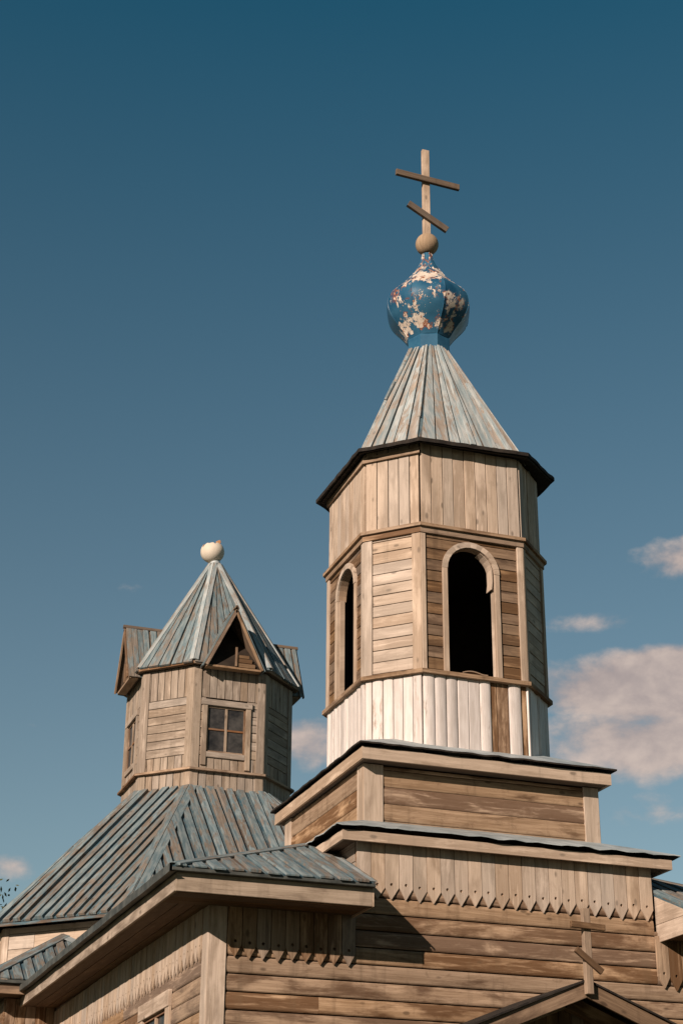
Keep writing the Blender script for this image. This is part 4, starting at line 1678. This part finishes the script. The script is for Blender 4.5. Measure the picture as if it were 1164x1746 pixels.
for r, m_ in ((RB, 0), (RB - .022, 1)):
    b = len(mb.v)
    for v in range(nv + 1):
        for u in range(nu):
            mb.v.append(shell(u, v, r))
    for v in range(nv):
        for u in range(nu):
            k = (u + 1) % nu
            mb.face([b + v * nu + u, b + (v + 1) * nu + u, b + (v + 1) * nu + k, b + v * nu + k], [(0, 0)] * 4, .5, m_, True)
n_in = (nv + 1) * nu
for u in range(nu):
    k = (u + 1) % nu
    mb.face([u, k, n_in + k, n_in + u], [(0, 0)] * 4, .5, 1)
fb = mb.build('broken_ball', ['cream', 'orange'], lan, fix=False)
mb = MB()
fl = [(-.02, .0), (.05, -.01), (.075, .05), (.06, .1), (.02, .085), (-.03, .05)]
mb.plate([(x, z) for x, z in fl], bc + Vector((.07, -.08, RB * .62)), Vector((1, 0, 0)), Z, Vector((0, -1, 0)), 0, .03, 'v', .006)
mb.build('broken_piece', 'orange', fb)

# ================================================================== side chapel
SB = Vector((4.8, 26.4, 0))
ch = thing('side_chapel', 'low side wing with a short faded plank roof tucked behind the long left eave', 'church annex', SB)
Pw = Vector((4.81, 26.55, 6.54))
a_ = Vector((3.42, 25.0, 5.60))
b_ = Vector((6.0, 25.0, 5.60))
c_ = Vector((6.0, 25.36, 5.818))
mb = MB()
FCh = slope_frame(a_, b_, Pw)
O, U, V, N = FCh
poly = [to_uv(FCh, x) for x in (a_, b_, c_, Pw)]
boards(mb, poly, FCh, 'v', .19, .018, .004, 0, .002, .002, mi=1)
x = .05
while x < 2.5:
    cp = clip(poly, 0, x, x + .125)
    cp = [(u, v - (.03 if v < .01 else 0)) for u, v in cp]
    if len(cp) > 2 and area(cp) > .003:
        mb.plate(cp, O, U, V, N, .017, .042 + rng.uniform(-.006, .006), 'v', .004)
    x += .195
roof_face(mb, (Vector((3.42, 27.94, 5.6)), a_, Pw, Pw), .2, .125, .024, ov=0)
cr_ = mb.build('chapel_roof', ['roof_blue', 'roof_under'], ch)
nL = Vector((-.56, .05, .83)).normalized()
hip_board('hip_board', a_, Pw, N, nL, .13, .024, 'roof_blue', cr_, .04)
mb = MB()
mb.plate([to_uv(FCh, c_), to_uv(FCh, Pw), (to_uv(FCh, Pw)[0] - .03, to_uv(FCh, Pw)[1] - .2), (to_uv(FCh, c_)[0] - .18, to_uv(FCh, c_)[1] - .10)], O, U, V, N, .05, .056, bev=0)
mb.build('flashing', 'metal', cr_)
mb = MB()
mb.box((3.45, 25.03, 5.40), (6.0, 25.06, 5.53), 'x')
mb.box((3.45, 25.061, 5.40), (3.48, 27.6, 5.53), 'y')
mb.build('eave_fascia', 'siding', ch)
mb = MB()
mb.box((3.40, 24.97, 5.545), (6.0, 25.03, 5.59), 'x')
mb.build('drip_edge', 'dark_metal', ch)
mb = MB()
mb.box((3.48, 25.07, 5.41), (4.58, 27.2, 5.43), 'x')
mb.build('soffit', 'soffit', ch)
mb = MB()
mb.plate([(3.86, 25.5), (4.58, 25.5), (4.58, 26.2), (3.86, 27.2)], Vector((0, 0, 0)), Vector((1, 0, 0)), Vector((0, 1, 0)), Z, 0, 5.405, bev=0, mi=1)
F, L = wall_frame(Vector((3.84, 25.48, 0)), Vector((4.58, 25.48, 0)))
boards(mb, [(0, 0), (L, 0), (L, 5.40), (0, 5.40)], F, 'v', .15, .022, .006)
F, L = wall_frame(Vector((3.84, 27.2, 0)), Vector((3.84, 25.48, 0)))
boards(mb, [(0, 0), (L, 0), (L, 5.40), (0, 5.40)], F, 'u', .2, .022, .006)
mb.build('chapel_wall', ['siding', 'core'], ch)

# ================================================================== porch
PB = Vector((XC, 16.1, 0))
porch = thing('porch', 'small gabled wooden entrance porch in front of the church wall, only its roof peak showing', 'porch', PB)
PF = 15.2
PAX = XC - .015
sl = .394
ZA = 4.36
HWp = 1.75
for s in (-1, 1):
    # roof slope
    mb = MB()
    e0, e1 = Vector((PAX + s * HWp, PF - .05, ZA + .018 - sl * HWp)), Vector((PAX + s * HWp, 16.95, ZA + .018 - sl * HWp))
    r0, r1 = Vector((PAX, PF - .02, ZA + .018)), Vector((PAX, 16.95, ZA + .018))
    q = (e1, e0, r0, r1) if s < 0 else (e0, e1, r1, r0)
    F = slope_frame(q[0], q[1], q[3])
    poly = [to_uv(F, x) for x in q]
    mb.plate(poly, F[0], F[1], F[2], F[3], -.014, .004, 'v', 0, mi=0)
    rf = mb.build('porch_roof', ['felt'], porch)
    # rafter board
    mb = MB()
    a = Vector((PAX + s * .0, PF, ZA))
    b = Vector((PAX + s * (HWp - .03), PF, ZA - sl * (HWp - .03)))
    c1 = Vector((0, 0, -.165))
    O = Vector((0, PF, 0))
    pl = [(a.x, a.z), (a.x, a.z - .155), (b.x, b.z - .155), (b.x, b.z)]
    if area(pl) < 0:
        pl = pl[::-1]
    yy = 0 if s < 0 else -.004
    # grain along the board
    mb2_ = MB()
    U = (b - a).normalized() * (1 if s > 0 else -1)
    V = Vector((0, -1, 0)).cross(U)
    V = V if V.z > 0 else -V
    O2 = a
    pl2 = [((Vector((x_, PF, z_)) - O2).dot(U), (Vector((x_, PF, z_)) - O2).dot(V)) for x_, z_ in pl]
    if area(pl2) < 0:
        pl2 = pl2[::-1]
    mb2_.plate(pl2, O2, U, V, Vector((0, -1, 0)), -.035, yy, 'u', .004)
    mb2_.build('rafter_board', 'brown', porch)
    # inner rafter further back
    mb = MB()
    pl3 = [(u, v - .04) for u, v in pl2]
    mb.plate(pl3, O2, U, V, Vector((0, -1, 0)), -.55, -.47, 'u', .004)
    mb.build('inner_rafter', 'siding', porch)
    # posts
    mb = MB()
    px = PAX + s * (HWp - .35)
    mb.box((px - .07, PF + .25, 0), (px + .07, PF + .39, ZA - sl * 1.4 - .12), 'z')
    mb.build('post', 'siding', porch)
mb = MB()
O = Vector((0, PF + .60, 0))
tri = [(PAX - 1.42, ZA - .05 - sl * 1.42), (PAX + 1.42, ZA - .05 - sl * 1.42), (PAX, ZA - .05)]
boards(mb, [(tri[0][0], tri[0][1] - .25), (tri[1][0], tri[1][1] - .25), tri[1], tri[2], tri[0]], (O, Vector((1, 0, 0)), Z, Vector((0, -1, 0))), 'v', .14, .02, .005)
mb.build('gable_wall', 'brown', porch)

pcx = thing('orthodox_cross', 'small brown wooden cross with slanted foot bar fixed at the peak of the porch gable', 'cross', Vector((XC, PF, 4.26)))
mb = MB()
mb.box((XC - .05, PF - .065, 4.23), (XC + .03, PF - .008, 5.075), 'z', .005)
mb.build('upright', 'siding', pcx)
bar('crossbar', XC - .205, 4.90, XC + .175, 4.885, .062, PF - .105, PF - .067, 'brown', pcx)
bar('foot_bar', XC - .16, 4.655, XC + .12, 4.445, .06, PF - .105, PF - .067, 'brown', pcx)

# ================================================================== tree at the far left
TR = Vector((5.7, 46.0, 0))
tree = thing('leafy_tree', 'leafy green tree far behind the church, its top just showing beside the big roof', 'tree', TR)
mb = MB()


def limb(a, b, r0, r1, n=7):
    a, b = Vector(a), Vector(b)
    d = (b - a).normalized()
    u = d.orthogonal().normalized()
    v = d.cross(u)
    base = len(mb.v)
    for (p, r) in ((a, r0), (b, r1)):
        for k in range(n):
            an = 2 * math.pi * k / n
            mb.v.append(p + u * math.cos(an) * r + v * math.sin(an) * r)
    for k in range(n):
        j = (k + 1) % n
        mb.face([base + k, base + j, base + n + j, base + n + k], [(0, 0)] * 4, .5, 0, True)


TH = 11.0
tips = []
prev = TR
for k in range(1, 9):
    nx = TR + Vector((math.sin(k * 1.3) * .12, math.cos(k) * .12, TH * k / 8.6))
    limb(prev, nx, .22 * (1 - (k - 1) / 9), .22 * (1 - k / 9))
    prev = nx
    if k >= 2:
        for q in range(4):
            an = rng.uniform(0, 6.28)
            ln = rng.uniform(1.2, 2.6) * (1 - .07 * k)
            tp = nx + Vector((math.cos(an) * ln, math.sin(an) * ln, rng.uniform(.3, 1.2)))
            limb(nx, tp, .05, .015)
            tips.append(tp)
            tips.append(nx.lerp(tp, .6))
tips.append(prev)
mb.build('trunk', 'bark', tree, fix=False)
mb = MB()
for tp in tips:
    cl = rng.uniform(.45, .8)
    for _ in range(150):
        p = tp + Vector((rng.gauss(0, cl * .55), rng.gauss(0, cl * .55), rng.gauss(0, cl * .45)))
        s = rng.uniform(.05, .10)
        a = Vector((rng.gauss(0, 1), rng.gauss(0, 1), rng.gauss(0, 1))).normalized()
        b = a.orthogonal().normalized()
        mb.quad(p - a * s, p + b * s * .55, p + a * s, p - b * s * .55)
mb.build('crown', 'leaf', tree, fix=False)
